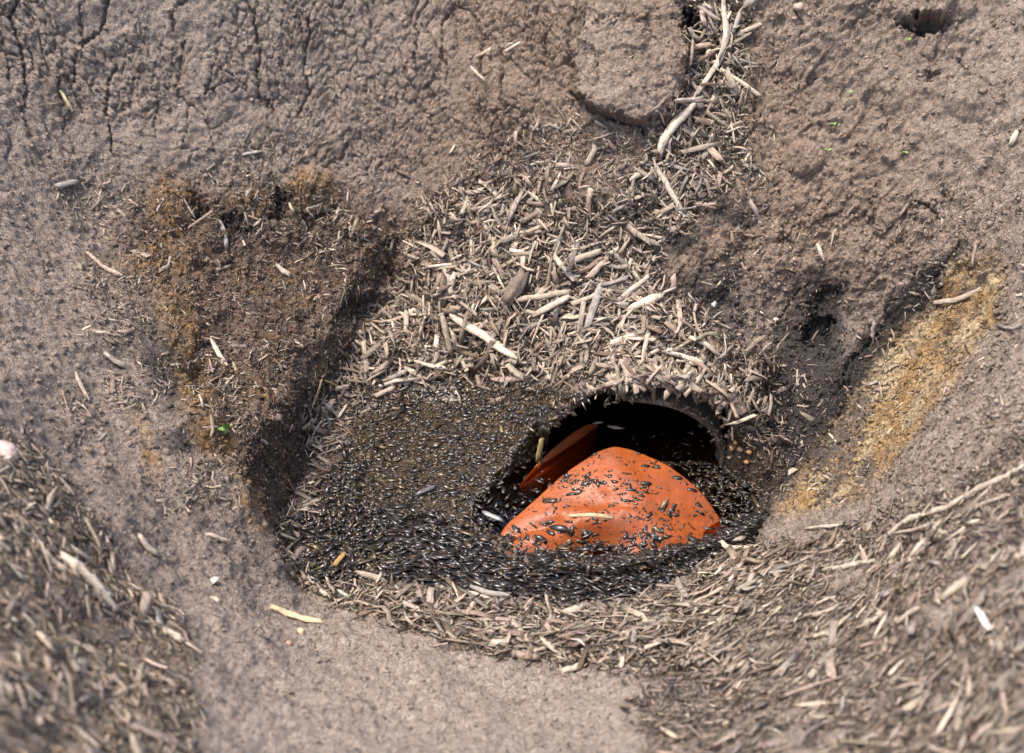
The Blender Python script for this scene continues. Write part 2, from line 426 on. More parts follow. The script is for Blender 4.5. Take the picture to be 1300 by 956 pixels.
# lumps on the right part of the wall and the left block
lump = np.abs(fbm(P0, 20, 4, .55, 9))
disp += -.026 * lump * (smooth(650, 900, UU) * smooth(560, 350, VV) + .8 * Z['humus'] + .5 * Z['cliff'])
STRE = fbm(np.stack([(-.58 * wU + .81 * wV) * .014, (.81 * wU + .58 * wV) * .075, UU * 0], -1), 1.0, 4, .65, 5)
ocz = zone([(1262,315),(1272,360),(1235,450),(1150,560),(1075,640),(990,655),(1015,595),(1085,512),(1132,424),(1185,394),(1200,340)], 12)
disp += ocz * .017 * STRE
# drying cracks : polygons in surface coordinates (x, arc length)
arc = np.concatenate([np.zeros((1, GX.shape[1])), np.cumsum(np.linalg.norm(np.diff(P0, axis=0), axis=-1), axis=0)], 0)
wa = fbm(P0, 18, 3, .6, 31) * .35; wb = fbm(P0, 18, 3, .6, 37) * .35
crkz = zone([(-150,-150),(720,-150),(720,60),(690,190),(560,230),(430,235),(200,210),(60,230),(-150,330)], 30)
crkz2 = zone([(380,110),(480,120),(640,120),(690,185),(560,225),(440,225),(330,170)], 25)
def cracks(scale, width, seed, stretch=1.0):
    f1, f2, i = worley(GX * scale + wa, arc * scale * stretch + wb, seed)
    return smooth(width, 0, (f2 - f1)), i
near = inview
c1, id1 = cracks(16, .05, 1, .7); c2, id2 = cracks(44, .15, 2, .85); c3, id3 = cracks(95, .22, 3)
disp += crkz * (-.011 * c1 * smooth(-.25, .2, fbm(P0, 6, 2, off=50)) + (-.0085 * c2 - .0030 * c3 + .0026 * (id2 - .5)) * smooth(-.35, .15, fbm(P0, 9, 2, off=44)))
disp += crkz2 * (-.005 * c2 - .0035 * c3 + .0055 * (id2 - .5))
disp += (1 - crkz) * (1 - wet0) * .5 * (-.0030 * c3 + .003 * (id3 - .5) - .003 * c2 * smooth(0, .3, fbm(P0, 7, 2, off=60)))
ledge = smooth(560, 720, UU) * smooth(1340, 1150, UU) * smooth(470, 380, VV)
c4, id4 = cracks(15, .06, 5); c5, id5 = cracks(34, .10, 6)
disp += ledge * (1 - Z['heap']) * (.016 * (id4 - .5) + .009 * (id5 - .5) - .006 * c4 - .004 * c5) * smooth(-.35, .2, fbm(P0, 8, 2, off=71))
disp += np.clip(Z['humus'] - Z['cliff'], 0, 1) * (.020 * (id4 - .5) + .010 * (id5 - .5))
# long cracks traced on the wall
CR = [([(24,0),(14,22),(28,60),(35,85),(36,115),(33,145),(40,170)],3.2,.016),([(101,0),(100,25),(108,48),(95,75),(92,110),(103,135)],2.0,.011),
      ([(137,0),(130,35),(105,60)],2.6,.013),([(148,80),(136,105),(134,140),(142,180),(148,200)],2.0,.011),([(232,0),(219,25),(224,40)],2.4,.012),
      ([(237,52),(229,80),(227,125)],2.0,.010),([(275,65),(267,100),(262,120)],2.0,.010),([(315,0),(326,40),(329,65),(325,90),(330,125),(345,140)],2.6,.013),
      ([(392,20),(391,60),(386,100),(392,115),(375,150)],2.4,.012),([(540,0),(527,25),(528,60),(524,90)],2.0,.010),
      ([(574,8),(560,30),(559,65),(566,90),(563,105)],2.4,.012),([(575,5),(603,20),(612,45),(612,70),(607,95)],2.6,.013),([(637,70),(640,100),(641,135)],2.0,.010),
      ([(703,30),(694,50),(690,70)],2.2,.012),([(726,20),(722,55),(716,80),(735,82)],2.6,.014),([(725,115),(745,130),(758,146),(785,156),(812,160),(818,170)],3.4,.026),
      ([(1012,0),(1015,30),(1016,60)],1.8,.010),([(983,70),(981,105)],1.6,.008),([(1162,258),(1178,262),(1186,275),(1184,298)],3.0,.018),([(1195,205),(1197,240),(1200,270)],1.6,.009),
      ([(1130,376),(1120,402),(1112,425),(1085,447),(1074,460),(1070,490)],3.2,.022),([(1028,360),(1005,380),(990,410)],2.0,.012),([(940,370),(942,415)],1.8,.010),
      ([(0,62),(12,68),(22,70)],2.4,.012),([(165,120),(172,100)],1.6,.008),([(1215,70),(1228,95),(1262,110),(1275,112),(1272,140)],2.0,.010)]
jU = UU + 9 * fbm(P0, 38, 4, .7, 77); jV = VV + 9 * fbm(P0, 38, 4, .7, 79)
for pts, wd, dp in CR:
    a = np.array(pts); m = (jU > a[:, 0].min() - 12) & (jU < a[:, 0].max() + 12) & (jV > a[:, 1].min() - 12) & (jV < a[:, 1].max() + 12)
    if m.any(): disp[m] -= dp * 1.35 * smooth(wd * .8, wd * .15, line_d(pts, jU[m], jV[m]))
# slab that stands out of the wall, clods, burrows
slab = zone([(728,85),(740,-20),(800,-60),(862,-20),(872,60),(866,110),(850,150),(812,162),(770,150),(738,122)], 7)
disp += .042 * slab * smooth(-40, 60, VV) + .012 * slab * fbm(P0, 16, 3, off=91)
for (u, v, ru, rv, a) in [(782,243,48,40,.035),(1022,200,26,24,.026),(573,294,22,22,.022),(905,300,40,30,.018),(1000,330,50,40,.016),(640,120,40,40,.012),(690,270,34,22,.014),
                          (1090,330,60,40,.014),(222,262,30,36,.034),(310,266,34,28,.028),(395,242,40,32,.028),(265,300,26,22,.02),(350,300,36,24,.018),(230,430,30,60,.02),(260,530,30,40,.022),(430,300,30,30,.02),(1180,8,60,22,.03),(1235,120,40,34,.012),(950,420,40,50,.012)]:
    disp += a * np.sqrt(rawblob(u, v, ru, rv))
for (u, v, ru, rv, a) in [(1172,30,34,13,.085),(876,26,13,24,.07),(480,392,36,22,.03),(1038,418,20,22,.035),(1050,380,24,16,.02),(290,290,20,14,.032),(250,262,8,24,.025),(355,262,10,20,.025),(250,470,10,60,.018),(938,92,10,10,.02),
                          (860,262,20,10,.02),(180,372,10,6,.02),(1180,92,10,6,.02),(995,100,8,14,.012),(985,500,26,26,.03),(960,545,22,16,.03)]:
    disp -= a * np.clip((1 - ((UU + 1.5 * (wU - UU) - u) / ru) ** 2 - ((VV + .8 * (wV - VV) - v) / rv) ** 2) * 1.5, 0, 1)
# grooves running down the dry banks
dg = fbm(np.stack([(UU + VV * 1.5) / 900, (UU * .7 - VV) / 90, UU * 0], -1), 3.0, 3, off=17)
mouth = smooth(.03, .0, np.hypot(np.maximum(np.abs(GX - PX) - PR, 0), np.maximum(np.abs(GY - PY0) - .02, 0))) * (np.abs(GY - PY0) < .08)
disp *= (1 - .9 * mouth) * (1 - .8 * smooth(0, .5, hole))
far = smooth(.0, .6, np.hypot(GX - np.clip(GX, -1.3, 1.2), GY - np.clip(GY, -1.5, .7)))
disp *= 1 - .6 * far
POS = P0 + NS * disp[..., None]
filmz = Z['wetfront'] * smooth(635, 675, VV)
POS[..., 2] = POS[..., 2] * (1 - filmz) + np.minimum(POS[..., 2], -.006 + .35 * (POS[..., 2] - H)) * filmz
POS[..., 2] = np.where(inview & (hole < .25) & (filmz < .3), np.maximum(POS[..., 2], .006 + .25 * np.clip(H, 0, .02)), POS[..., 2])

# ---- colour of the soil, with shade of holes and chip gaps painted in
def lerp(a, b, k): return a * (1 - k[..., None]) + np.array(b) * k[..., None]
nA = fbm(P0, 4.5, 4, .55, 101); nB = fbm(P0, 17, 4, .55, 103); nC = fbm(P0, 60, 3, .6, 107)
C = np.zeros(UU.shape + (3,)) + np.array([.245, .198, .162])
C = lerp(C, [.228, .168, .126], smooth(380, 620, UU + 120 * nA) * smooth(1350, 1000, UU + 90 * nB) * smooth(420, 300, VV))
C = lerp(C, [.275, .225, .182], smooth(.05, .45, nA) * .6)
C = lerp(C, [.165, .125, .094], smooth(.1, .45, -nB) * .45)
C = lerp(C, [.32, .266, .222], smooth(690, 800, VV + 30 * nA) * .7)
C = lerp(C, [.33, .27, .215], Z['mound'] * .85)
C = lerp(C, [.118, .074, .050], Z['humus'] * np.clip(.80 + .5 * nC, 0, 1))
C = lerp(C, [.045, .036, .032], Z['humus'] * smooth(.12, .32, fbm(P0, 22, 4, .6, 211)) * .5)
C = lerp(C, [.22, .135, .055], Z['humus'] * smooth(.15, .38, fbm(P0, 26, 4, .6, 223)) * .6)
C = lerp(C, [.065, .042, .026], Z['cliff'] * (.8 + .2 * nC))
C = lerp(C, [.10, .072, .055], np.clip(Z['heap'] + Z['loose'] * .4, 0, 1) * .75)  # soil darkened so the gaps between heap chips read as shade
C = lerp(C, [.19, .146, .112], np.clip(Z['bank'] + Z['right'] * .4 + Z['mound'] * .4, 0, 1) * .7)
dk = np.maximum(zone([(1225,308),(1188,326),(1140,372),(1092,432),(1030,495),(985,530),(950,560),(975,630),(1012,596),(1088,512),(1138,424),(1186,400),(1208,350)], 6), .85 * zone([(955,470),(1005,405),(1022,358),(1072,364),(1064,430),(1078,470),(1062,540),(1012,600),(978,645),(958,600),(935,545)], 14))  # black soil band, plus dark lumps and painted shade of a recess
C = lerp(C, [.026, .022, .021], dk * .97)
pk = np.maximum.reduce([blob(905,380,48,42,.6), blob(1038,415,40,50,.6), blob(985,520,60,45,.6), blob(573,294,20,20,.3), blob(860,300,30,22,.6), blob(930,275,36,14,.6), blob(1005,570,40,40,.6), blob(710,268,30,10,.5), blob(845,270,40,14,.5), blob(240,270,14,22,.6), blob(310,285,36,26,.6), blob(350,250,26,16,.6), blob(210,470,26,60,.7,-20), blob(235,565,32,18,.5), blob(880,20,20,30,.5)])  # dark peat patches and lumps, with shade painted into the holes among them
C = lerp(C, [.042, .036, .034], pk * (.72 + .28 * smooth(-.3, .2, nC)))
oc = ocz
stre = STRE
C = lerp(C, [.315, .200, .085], oc * smooth(-.45, -.02, stre + .2 * nC) * .95)
C = lerp(C, [.40, .335, .215], oc * smooth(-.05, .3, nB + .5 * stre) * .65)
C = lerp(C, [.085, .07, .06], oc * smooth(.02, .26, -stre - .3 * nC) * .8)
ol = np.maximum.reduce([blob(218,258,26,36,.5), blob(395,238,30,24,.6), blob(318,262,26,20,.6), blob(225,420,18,60,.7,-20), blob(250,510,20,60,.7,-24), blob(268,560,24,22,.6), blob(205,330,40,20,.8), blob(185,565,8,40,.9,-20), blob(322,640,14,40,.5,-25)])
C = lerp(C, [.30, .170, .058], ol * (.35 + .5 * smooth(-.1, .3, nC)))
C = lerp(C, [.040, .026, .011], Z['mat'] * .97)
C = lerp(C, [.020, .015, .012], np.clip(Z['wetfront'] + smooth(.0, .5, hole), 0, 1) * .95)  # soaked dark soil; the hole floor also carries painted darkness of depth
C = lerp(C, [.05, .033, .022], Z['rim'] * .8)
C = lerp(C, [.08, .056, .042], Z['shore'] * .7)
C = C * (1.0 + .13 * (1 - wet0[..., None]) * (C.mean(-1, keepdims=True) > .09))
C = np.clip(C * np.array([1.03, 1.0, .955]), .010, .8)
wet = np.clip(np.maximum.reduce([Z['mat'], Z['wetfront'], smooth(0, .4, hole), .45 * Z['rim'], .25 * Z['cliff']]), 0, 1)

ny, nx = GX.shape
idx = np.arange(ny * nx).reshape(ny, nx)
F = np.stack([idx[:-1, :-1], idx[:-1, 1:], idx[1:, 1:], idx[1:, :-1]], -1).reshape(-1, 4)
# cut the pipe mouth open: the row of faces that spans the mouth plane
fx = .5 * (GX[:-1, :-1] + GX[:-1, 1:]).reshape(-1); fy0 = GY[:-1, :-1].reshape(-1)
cut = (np.abs(fx - PX) < PR - .002) & (np.abs(fy0 - PY0) < 1e-6)
F = F[~cut]
me = np_mesh("ground", POS.reshape(-1, 3), F, True)
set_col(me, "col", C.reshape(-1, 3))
set_col(me, "zone", np.stack([wet, np.clip(Z['heap'] + Z['humus'] + Z['bank'] + Z['right'], 0, 1), np.clip(dk + pk + wet, 0, 1)], -1).reshape(-1, 3))
ground = tag(obj("ground", me, M_GROUND), kind='structure')

# lookups on the finished surface
NF = blur(grid_normals(POS), 3); NF /= np.linalg.norm(NF, axis=-1, keepdims=True) + 1e-9
def at_index(X, Y):
    ix = np.clip(np.searchsorted(XS, X) - 1, 0, nx - 2); iy = np.clip(np.searchsorted(YS, Y) - 1, 0, ny - 2)
    a = np.clip((X - XS[ix]) / (XS[ix + 1] - XS[ix]), 0, 1); b = np.clip((Y - YS[iy]) / (YS[iy + 1] - YS[iy]), 0, 1)
    return ix, iy, a, b
def bil(A, X, Y):
    ix, iy, a, b = at_index(X, Y)
    if A.ndim == 3: a = a[..., None]; b = b[..., None]
    return (A[iy, ix] * (1 - a) + A[iy, ix + 1] * a) * (1 - b) + (A[iy + 1, ix] * (1 - a) + A[iy + 1, ix + 1] * a) * b
HB = P0[..., 2]
def hit(u, v, water=True):
    """where the line of sight through a photo pixel meets the ground (or the water): point, normal"""
    d = ray(u, v); ts = np.linspace(.7, 3.6, 2400); pts = CAM + ts[:, None] * d
    h = bil(HB, pts[:, 0], pts[:, 1])
    ins = (np.abs(pts[:, 0] - PX) < PR - .012) & (pts[:, 1] > PY0 - .004) & (pts[:, 2] < np.sqrt(np.maximum(PR ** 2 - (pts[:, 0] - PX) ** 2, 0)) - .004)
    h = np.where(ins, -.16, h)
    if water: h = np.maximum(h, 0.002)
    below = np.nonzero(pts[:, 2] < h)[0]
    k = below[0] if len(below) else len(ts) - 1
    x, y = pts[k, 0:1], pts[k, 1:2]
    p = bil(POS, x, y)[0]; n = bil(NF, x, y)[0]
    if water and (p[2] < 0.002 or ins[k]): p = np.array([x[0], y[0], .002]); n = np.array([0, 0, 1.0])
    return p, n

# ------------------------------------------------------------------ water
def water_mesh():
    # one level sheet that runs into the banks all round and back into the pipe
    V = []; F = []
    def sheet(xs, ys):
        b = len(V); n = len(xs)
        for y in ys:
            for x in xs: V.append((x, y, 0.0))
        for r in range(len(ys) - 1):
            for c in range(n - 1): F.append((b + r * n + c, b + r * n + c + 1, b + (r + 1) * n + c + 1, b + (r + 1) * n + c))
    sheet(np.linspace(-.52, .56, 90), np.linspace(-.70, PY0, 40))
    sheet(np.linspace(-.075, .56, 50), np.linspace(PY0, .55, 30))
    return np_mesh("water", V, F, True)
tag(obj("water", water_mesh(), M_WATER), kind='structure')

# ------------------------------------------------------------------ drain pipe
def pipe_mesh():
    seg = 72; V = []; F = []
    prof = []                                    # (y, radius) outer then inner, closed at the far end by dark depth
    L = .95
    for k in range(20): prof.append((PY0 + L - k * (L / 19.0), PR - .001))
    prof += [(PY0 - .006, PR - .002), (PY0 - .010, PR - .006), (PY0 - .010, PR - PT + .004), (PY0 - .006, PR - PT)]
    for k in range(60): prof.append((PY0 + .012 + k * ((L - .012) / 59.0), PR - PT - (.005 if k % 3 == 1 else 0)))
    prof.append((PY0 + L, .001))
    for y, r in prof:
        for s in range(seg):
            a = 2 * math.pi * s / seg
            rr = r * (1 + .012 * math.sin(3 * a + 1) + .006 * math.sin(7 * a))
            ca = math.cos(a); e0 = min(1, max(0, (-ca - .05) / .55)); e0 = e0 * e0 * (3 - 2 * e0)
            yy = PY0 + L - (PY0 + L - y) * (1 - .075 * e0)
            V.append((PX + rr * ca, yy + (.004 * math.sin(4 * a) if y < PY0 else 0), rr * math.sin(a) * .985))
    for i in range(len(prof) - 1):
        for s in range(seg):
            F.append((i * seg + s, i * seg + (s + 1) % seg, (i + 1) * seg + (s + 1) % seg, (i + 1) * seg + s))
    return np_mesh("drain_pipe", V, F, True)
tag(obj("drain_pipe", pipe_mesh(), M_PIPE), "dark round pipe mouth with a grey rim opening out of the chip covered bank", "pipe")

# ------------------------------------------------------------------ orange plastic
def orange_big():
    # roof-like crumpled float: a ridge with rounded apex; outline traced on the ground plan
    def wp(u, v, z):
        d = ray(u, v); t = (z - CAM[2]) / d[2]; return CAM + t * d
    n = 90; out = []
    outline = [(636,686,-.004),(644,666,.006),(668,645,.02),(704,612,.045),(742,584,.068),(764,573,.080),(790,570,.084),(818,578,.076),(853,595,.062),(884,620,.040),(906,648,.014),(918,674,-.012),(900,700,-.014),(850,714,-.013),(790,724,-.014),(730,726,-.014),(680,720,-.008),(650,704,.000)]
    ctr = wp(775, 645, .052)
    o = np.array([wp(*q) for q in outline]); m = len(o)
    # smooth closed curve
    t = np.linspace(0, m, 160, endpoint=False); i = np.floor(t).astype(int); f = (t - i)[:, None]
    a, b, c, d = o[(i - 1) % m], o[i % m], o[(i + 1) % m], o[(i + 2) % m]
    cur = .5 * ((2 * b) + (-a + c) * f + (2 * a - 5 * b + 4 * c - d) * f ** 2 + (-a + 3 * b - 3 * c + d) * f ** 3)
    rings = []; K = 44
    for k in range(K + 1):
        s = k / K
        ring = ctr[None] * (1 - s) + cur * s
        bul = .010 * (1 - s ** 2) * np.ones(len(cur))
        ring[:, 2] += bul
        rings.append(ring)
    for k in range(1, 9):                       # rolled edge turning under
        s = k / 8; ang = s * math.pi * .5
        ring = cur + (cur - ctr) * (.035 * math.sin(ang)); ring[:, 2] -= .09 * (1 - math.cos(ang))
        rings.append(ring)
    base = rings[-1].copy(); base[:, 2] = -.15; rings.append(base)
    R = np.array(rings)
    # crease on the left lobe and shallow dents
    u, v, _ = project(R)
    R[..., 2] -= .012 * np.exp(-(line_d([(640,690),(672,672),(705,660)], u, v) / 7) ** 2)
    R[..., 2] += .010 * np.exp(-(line_d([(650,690),(690,690),(700,705)], u, v) / 18) ** 2)
    R[..., 2] -= .016 * np.exp(-(((u - 768) / 40) ** 2 + ((v - 632) / 16) ** 2))
    R[..., 2] -= .034 * np.exp(-(((u - 748) / 48) ** 2 + ((v - 690) / 20) ** 2))
    R[..., 2] += .010 * np.exp(-(((u - 680) / 26) ** 2 + ((v - 696) / 16) ** 2)) + .008 * np.exp(-(((u - 850) / 40) ** 2 + ((v - 690) / 14) ** 2))
    R[..., 2] += .008 * np.exp(-(line_d([(778,575),(812,640),(850,690)], u, v) / 22) ** 2)
    R[..., 2] += .006 * fbm(R, 11, 4, off=4) + .0012 * fbm(R, 60, 3, off=9)
    K2, S = R.shape[:2]; ii = np.arange(K2 * S).reshape(K2, S)
    F = np.stack([ii[:-1], np.roll(ii[:-1], -1, 1), np.roll(ii[1:], -1, 1), ii[1:]], -1).reshape(-1, 4)
    return R.reshape(-1, 3), F
OV, OF = orange_big()
ome = np_mesh("orange_float", OV, OF, True)
tag(obj("orange_float", ome, M_ORANGE), "large bright orange plastic hump half sunk before the pipe mouth, speckled with flakes", "plastic float")

def orange_small():
    # bent, thick plate standing slanted at the left inside of the mouth
    def wp(u, v, z):
        d = ray(u, v); t = (z - CAM[2]) / d[2]; return CAM + t * d
    top = [wp(*q) for q in [(660,616,-.012),(682,588,.004),(708,564,.014),(732,546,.018),(748,538,.016),(758,540,.006)]]
    bot = [wp(*q) for q in [(668,624,-.03),(696,615,-.045),(724,600,-.045),(744,582,-.04),(755,562,-.03),(759,547,-.015)]]
    NT, NL = 14, 40; t = np.linspace(0, 1, NL)
    def res(p):
        p = np.array(p); x = np.linspace(0, 1, len(p)); return np.stack([np.interp(t, x, p[:, k]) for k in range(3)], -1)
    T, B = res(top), res(bot)
    front = []
    for j in range(NT):
        s = j / (NT - 1)
        q = T * (1 - s) + B * s
        q[:, 2] += .010 * math.sin(s * math.pi)
        q[:, 2] += -.010 * math.exp(-((s - .42) / .09) ** 2)
        front.append(q)
    front = np.array(front); front[..., 2] += .003 * fbm(front, 22, 3, off=8)
    back = front.copy(); back[..., 1] += .006; back[..., 2] -= .03
    A = np.concatenate([front, back[::-1]], 0)                    # closed loop across the section
    n, m = A.shape[:2]; ii = np.arange(n * m).reshape(n, m)
    r2 = np.roll(ii, -1, 0)
    F = np.stack([ii[:, :-1], ii[:, 1:], r2[:, 1:], r2[:, :-1]], -1).reshape(-1, 4).tolist()
    V = A.reshape(-1, 3)
    for e in (0, m - 1):
        for j in range(NT - 1):
            F.append((ii[j, e], ii[j + 1, e], ii[n - 2 - j, e], ii[n - 1 - j, e]))
    return np_mesh("orange_shard", V, F, True)
tag(obj("orange_shard", orange_small(), M_ORANGE), "small dull orange curved plastic piece in shade at the left edge of the pipe mouth", "plastic piece")

# ------------------------------------------------------------------ wood pieces
def rot_frames(nrm, yaw, tilt, rolls=.34):
    """tangent t, bitangent b, normal n for each chip"""
    n = nrm / np.linalg.norm(nrm, axis=1, keepdims=True)
    ref = np.tile(np.array([1.0, 0, 0]), (len(n), 1)); ref -= (ref * n).sum(1, keepdims=True) * n
    ref /= np.linalg.norm(ref, axis=1, keepdims=True) + 1e-9
    b0 = np.cross(n, ref)
    t = ref * np.cos(yaw)[:, None] + b0 * np.sin(yaw)[:, None]
    b = np.cross(n, t)
    ct, st = np.cos(tilt)[:, None], np.sin(tilt)[:, None]
    t2 = t * ct + n * st; n2 = n * ct - t * st
    roll = rng.normal(0, rolls, len(n))[:, None]
    b2 = b * np.cos(roll) + n2 * np.sin(roll); n3 = np.cross(t2, b2)
    return t2, b2, n3

CHIP_F = []
for r in range(2):
    for k in range(4): CHIP_F.append((r * 4 + k, r * 4 + (k + 1) % 4, r * 4 + 4 + (k + 1) % 4, r * 4 + 4 + k))
CHIP_F += [(3, 2, 1, 0), (8, 9, 10, 11)]
CHIP_F = np.array(CHIP_F)
def chips_geo(pos, t, b, n, L, W, T):
    m = len(pos)
    corners = np.array([(-1, -1), (1, -1), (1, 1), (-1, 1)], float)
    V = np.zeros((m, 12, 3)); G = np.zeros((m, 12, 3))
    bend = rng.normal(0, .05, m); bend2 = rng.normal(0, .035, m)
    for r, s in enumerate((-.5, rng.uniform(-.2, .2, m), .5)):
        sc = np.ones(m) * rng.uniform(.85, 1.1, m) if r == 1 else np.where(rng.random(m) < .80, rng.uniform(.84, 1.10, m), rng.uniform(.15, .6, m))
        for k, (cb, cn) in enumerate(corners):
            jit = rng.uniform(.75, 1.1, m)
            ax = (s + 0) * L + (0 if r == 1 else rng.normal(0, .55, m) * W)
            off_b = cb * W * .5 * sc * jit + (bend * L if r == 1 else 0)
            off_n = cn * T * .5 * (sc * .35 + .65) * jit + (bend2 * L if r == 1 else 0)
            V[:, r * 4 + k] = pos + t * np.reshape(ax, (-1, 1)) + b * off_b[:, None] + n * off_n[:, None]
            G[:, r * 4 + k, 0] = ax; G[:, r * 4 + k, 1] = off_b + off_n * .7
    G[:, :, 2] = rng.uniform(0, 60, (m, 1))
    return V, G
NR = 8
FLK_F = np.array([(k, (k + 1) % NR, NR) for k in range(NR)] + [((k + 1) % NR, k, NR + 1) for k in range(NR)])
def flakes_geo(pos, t, b, n, L, W, T):
    """thin irregular splinters and bark flakes with an angular outline"""
    m = len(pos); V = np.zeros((m, NR + 2, 3)); G = np.zeros((m, NR + 2, 3)); curl = rng.normal(0, .025, m) * L
    skew = rng.normal(0, .5, m)
    for k in range(NR):
        a = 2 * math.pi * (k + .5) / NR + rng.normal(0, .22, m)
        ca, sa = np.cos(a), np.sin(a)
        x = np.sign(ca) * np.abs(ca) ** .75 * .52 * L * rng.uniform(.62, 1.08, m); y = np.sign(sa) * np.abs(sa) ** .6 * .5 * W * rng.uniform(.45, 1.25, m)
        x = x + y * skew
        z = curl * (2 * x / L) ** 2 + rng.normal(0, .12, m) * T
        V[:, k] = pos + t * x[:, None] + b * y[:, None] + n * z[:, None]; G[:, k, 0] = x; G[:, k, 1] = y
    ox = rng.uniform(-.22, .22, m) * L; oy = rng.uniform(-.2, .2, m) * W
    V[:, NR] = pos + t * ox[:, None] + b * oy[:, None] + n * (T * .22)[:, None]
    V[:, NR + 1] = pos + t * ox[:, None] - n * (T * .6)[:, None]
    G[:, :, 2] = rng.uniform(0, 60, (m, 1))
    return V, G
SPL_F = np.array([(0, 1, 2), (0, 3, 1), (1, 3, 2), (0, 2, 3)])
def splinter_geo(pos, t, b, n, L, W, T):
    m = len(pos); V = np.zeros((m, 4, 3))
    j = rng.uniform(-.25, .25, (m, 1))
    V[:, 0] = pos - t * (L * .5)[:, None]; V[:, 1] = pos + t * L[:, None] * j + b * (W * .5)[:, None]
    V[:, 2] = pos + t * (L * .5)[:, None] + n * (T * .3)[:, None]; V[:, 3] = pos + t * L[:, None] * (j + .12) - b * (W * .5)[:, None] + n * (T * .6)[:, None]
    return V

PAL = np.array([(.42, .345, .275), (.34, .285, .235), (.265, .208, .162), (.53, .45, .36), (.165, .118, .086), (.31, .275, .245), (.62, .54, .45)])
def tones(m, p): 
    c = PAL[rng.choice(len(PAL), m, p=np.array(p) / np.sum(p))]
    return c * rng.uniform(.50, 1.02, (m, 1)) * np.array([1.05, 1.0, .935]) * rng.normal(1, .03, (m, 3))

# area of the surface belonging to each grid point
AR = np.zeros(GX.shape)
e1 = np.gradient(P0, axis=1); e2 = np.gradient(P0, axis=0); AR = np.linalg.norm(np.cross(e1, e2), axis=-1)
AR = np.where(inview & (ZZ > .5), AR, 0)
def scatter(dens, count):
    wgt = (dens * AR).ravel(); wgt = np.clip(wgt, 0, None); cs = np.cumsum(wgt)
    k = np.searchsorted(cs, rng.random(count) * cs[-1]); k = np.clip(k, 0, len(cs) - 1)
    iy, ix = np.unravel_index(k, GX.shape)
    p = POS[iy, ix] + rng.normal(0, .0012, (count, 3)); n = NF[iy, ix]
    return p, n, UU[iy, ix], VV[iy, ix]

def flow_yaw(u, v):
    """chips on the banks lie mostly along the rim of the pit; elsewhere any way"""
    m = len(u); y = rng.uniform(0, math.pi, m)
    al = np.where(u > 900, .55, -.62)
    k = np.where((v > 690) & ((u > 900) | (u < 300)), .75, 0)
    return np.where(rng.random(m) < k, al + rng.normal(0, .38, m), y)

SETS = []     # dry chips, one batch per place
def dry(dens, count, Lm, Ls, Wr, pile, pal, tilt, place, wm=.135):
    p, n, u, v = scatter(dens, count)
    L = np.clip(Lm * np.exp(rng.normal(0, Ls, count)), .006, .095)
    W = np.clip(L * np.exp(rng.normal(math.log(wm), .45, count)), .0018, .0125); T = np.minimum(W * rng.uniform(.14, .48, count), .0034)
    t, b, nn = rot_frames(n, flow_yaw(u, v), rng.normal(0, tilt, count))
    p = p + n * (rng.random(count) ** 1.5 * pile + T * rng.uniform(-.35, .5, count))[:, None]
    V, G = chips_geo(p, t, b, nn, L, W, T)
    SETS.append(dict(V=V, G=G, C=tones(count, pal), p=p, L=L, W=W, place=np.array([place] * count), t=t))
notwater = 1 - np.clip(hole * 2, 0, 1)
pale = [5, 4, 3, 3, 1, 3, .8]; mixp = [4, 4, 4, 1.5, 2, 3, .4]; darkp = [2, 3, 4, .6, 4, 2, .2]
gap = smooth(-.35, .05, fbm(P0, 24, 3, off=151))
gband = smooth(17, 8, line_d([(836,504),(880,526),(915,553),(965,582)], UU, VV))
hd = Z['heap'] * notwater * (1 - .85 * gband) * (1 - .55 * smooth(270, 200, VV)) * (1 - .5 * smooth(440, 520, VV) * smooth(880, 940, UU))
dry(hd * (.25 + .75 * gap), 5600, .0205, .58, (.14, .34), .016, pale, .28, 'heap')
dry(Z['heap'] * (1 - gband) * notwater * smooth(290, 340, VV) * gap, 800, .036, .42, (.12, .26), .020, pale, .22, 'heap')
dry(Z['heap'] * smooth(320, 260, VV) * smooth(740, 790, UU) * (.3 + .7 * smooth(45, 8, line_d([(930,0),(925,70),(880,150),(850,220)], UU, VV))), 230, .036, .35, (.12, .28), .016, pale, .25, 'gully')
dry(Z['loose'] * gap, 520, .017, .45, (.13, .3), .006, mixp, .2, 'loose')
dry(Z['shore'] * notwater, 650, .018, .5, (.16, .38), .008, darkp, .25, 'shore')
dry(Z['bank'] * notwater, 3300, .020, .58, (.14, .32), .013, pale, .25, 'bank')
gap2 = smooth(-.25, .25, dg + .5 * fbm(P0, 12, 3, off=161))
dry(Z['right'] * gap * (.15 + gap2), 1500, .016, .6, (.12, .3), .006, pale, .2, 'right')
dry(Z['rightdense'] * (.1 + .6 * gap) * (.15 + gap2), 1700, .017, .62, (.12, .3), .010, pale, .25, 'right')
dry(Z['mound'] * (.05 + .6 * gap) * (.15 + gap2), 1500, .0155, .65, (.13, .32), .008, [3, 3, 2, 4, .6, 3, 1.2], .28, 'mound')
dry(Z['p1'] * gap, 1000, .015, .5, (.14, .3), .006, pale, .22, 'left')
dry(np.clip(Z['humus'] - Z['cliff'], 0, 1) * gap, 750, .011, .5, (.14, .3), .003, mixp, .2, 'left')
dry(Z['flecks'] * gap, 650, .013, .5, (.14, .3), .003, mixp, .2, 'rightwall')
dry(smooth(700, 600, VV) * (1 - wet) * (.25 + gap), 520, .010, .5, (.15, .32), .002, mixp, .2, 'wall')
dry(Z['heapfringe'] * notwater * (.1 + .9 * gap), 1100, .016, .55, 0, .004, mixp, .2, 'heap')
dry(Z['mound'] * (.3 + gap), 420, .036, .4, 0, .012, pale, .2, 'mound', .06)
dry(np.clip(Z['right'], 0, 1) * (.3 + gap), 360, .034, .4, 0, .010, pale, .16, 'right', .07)
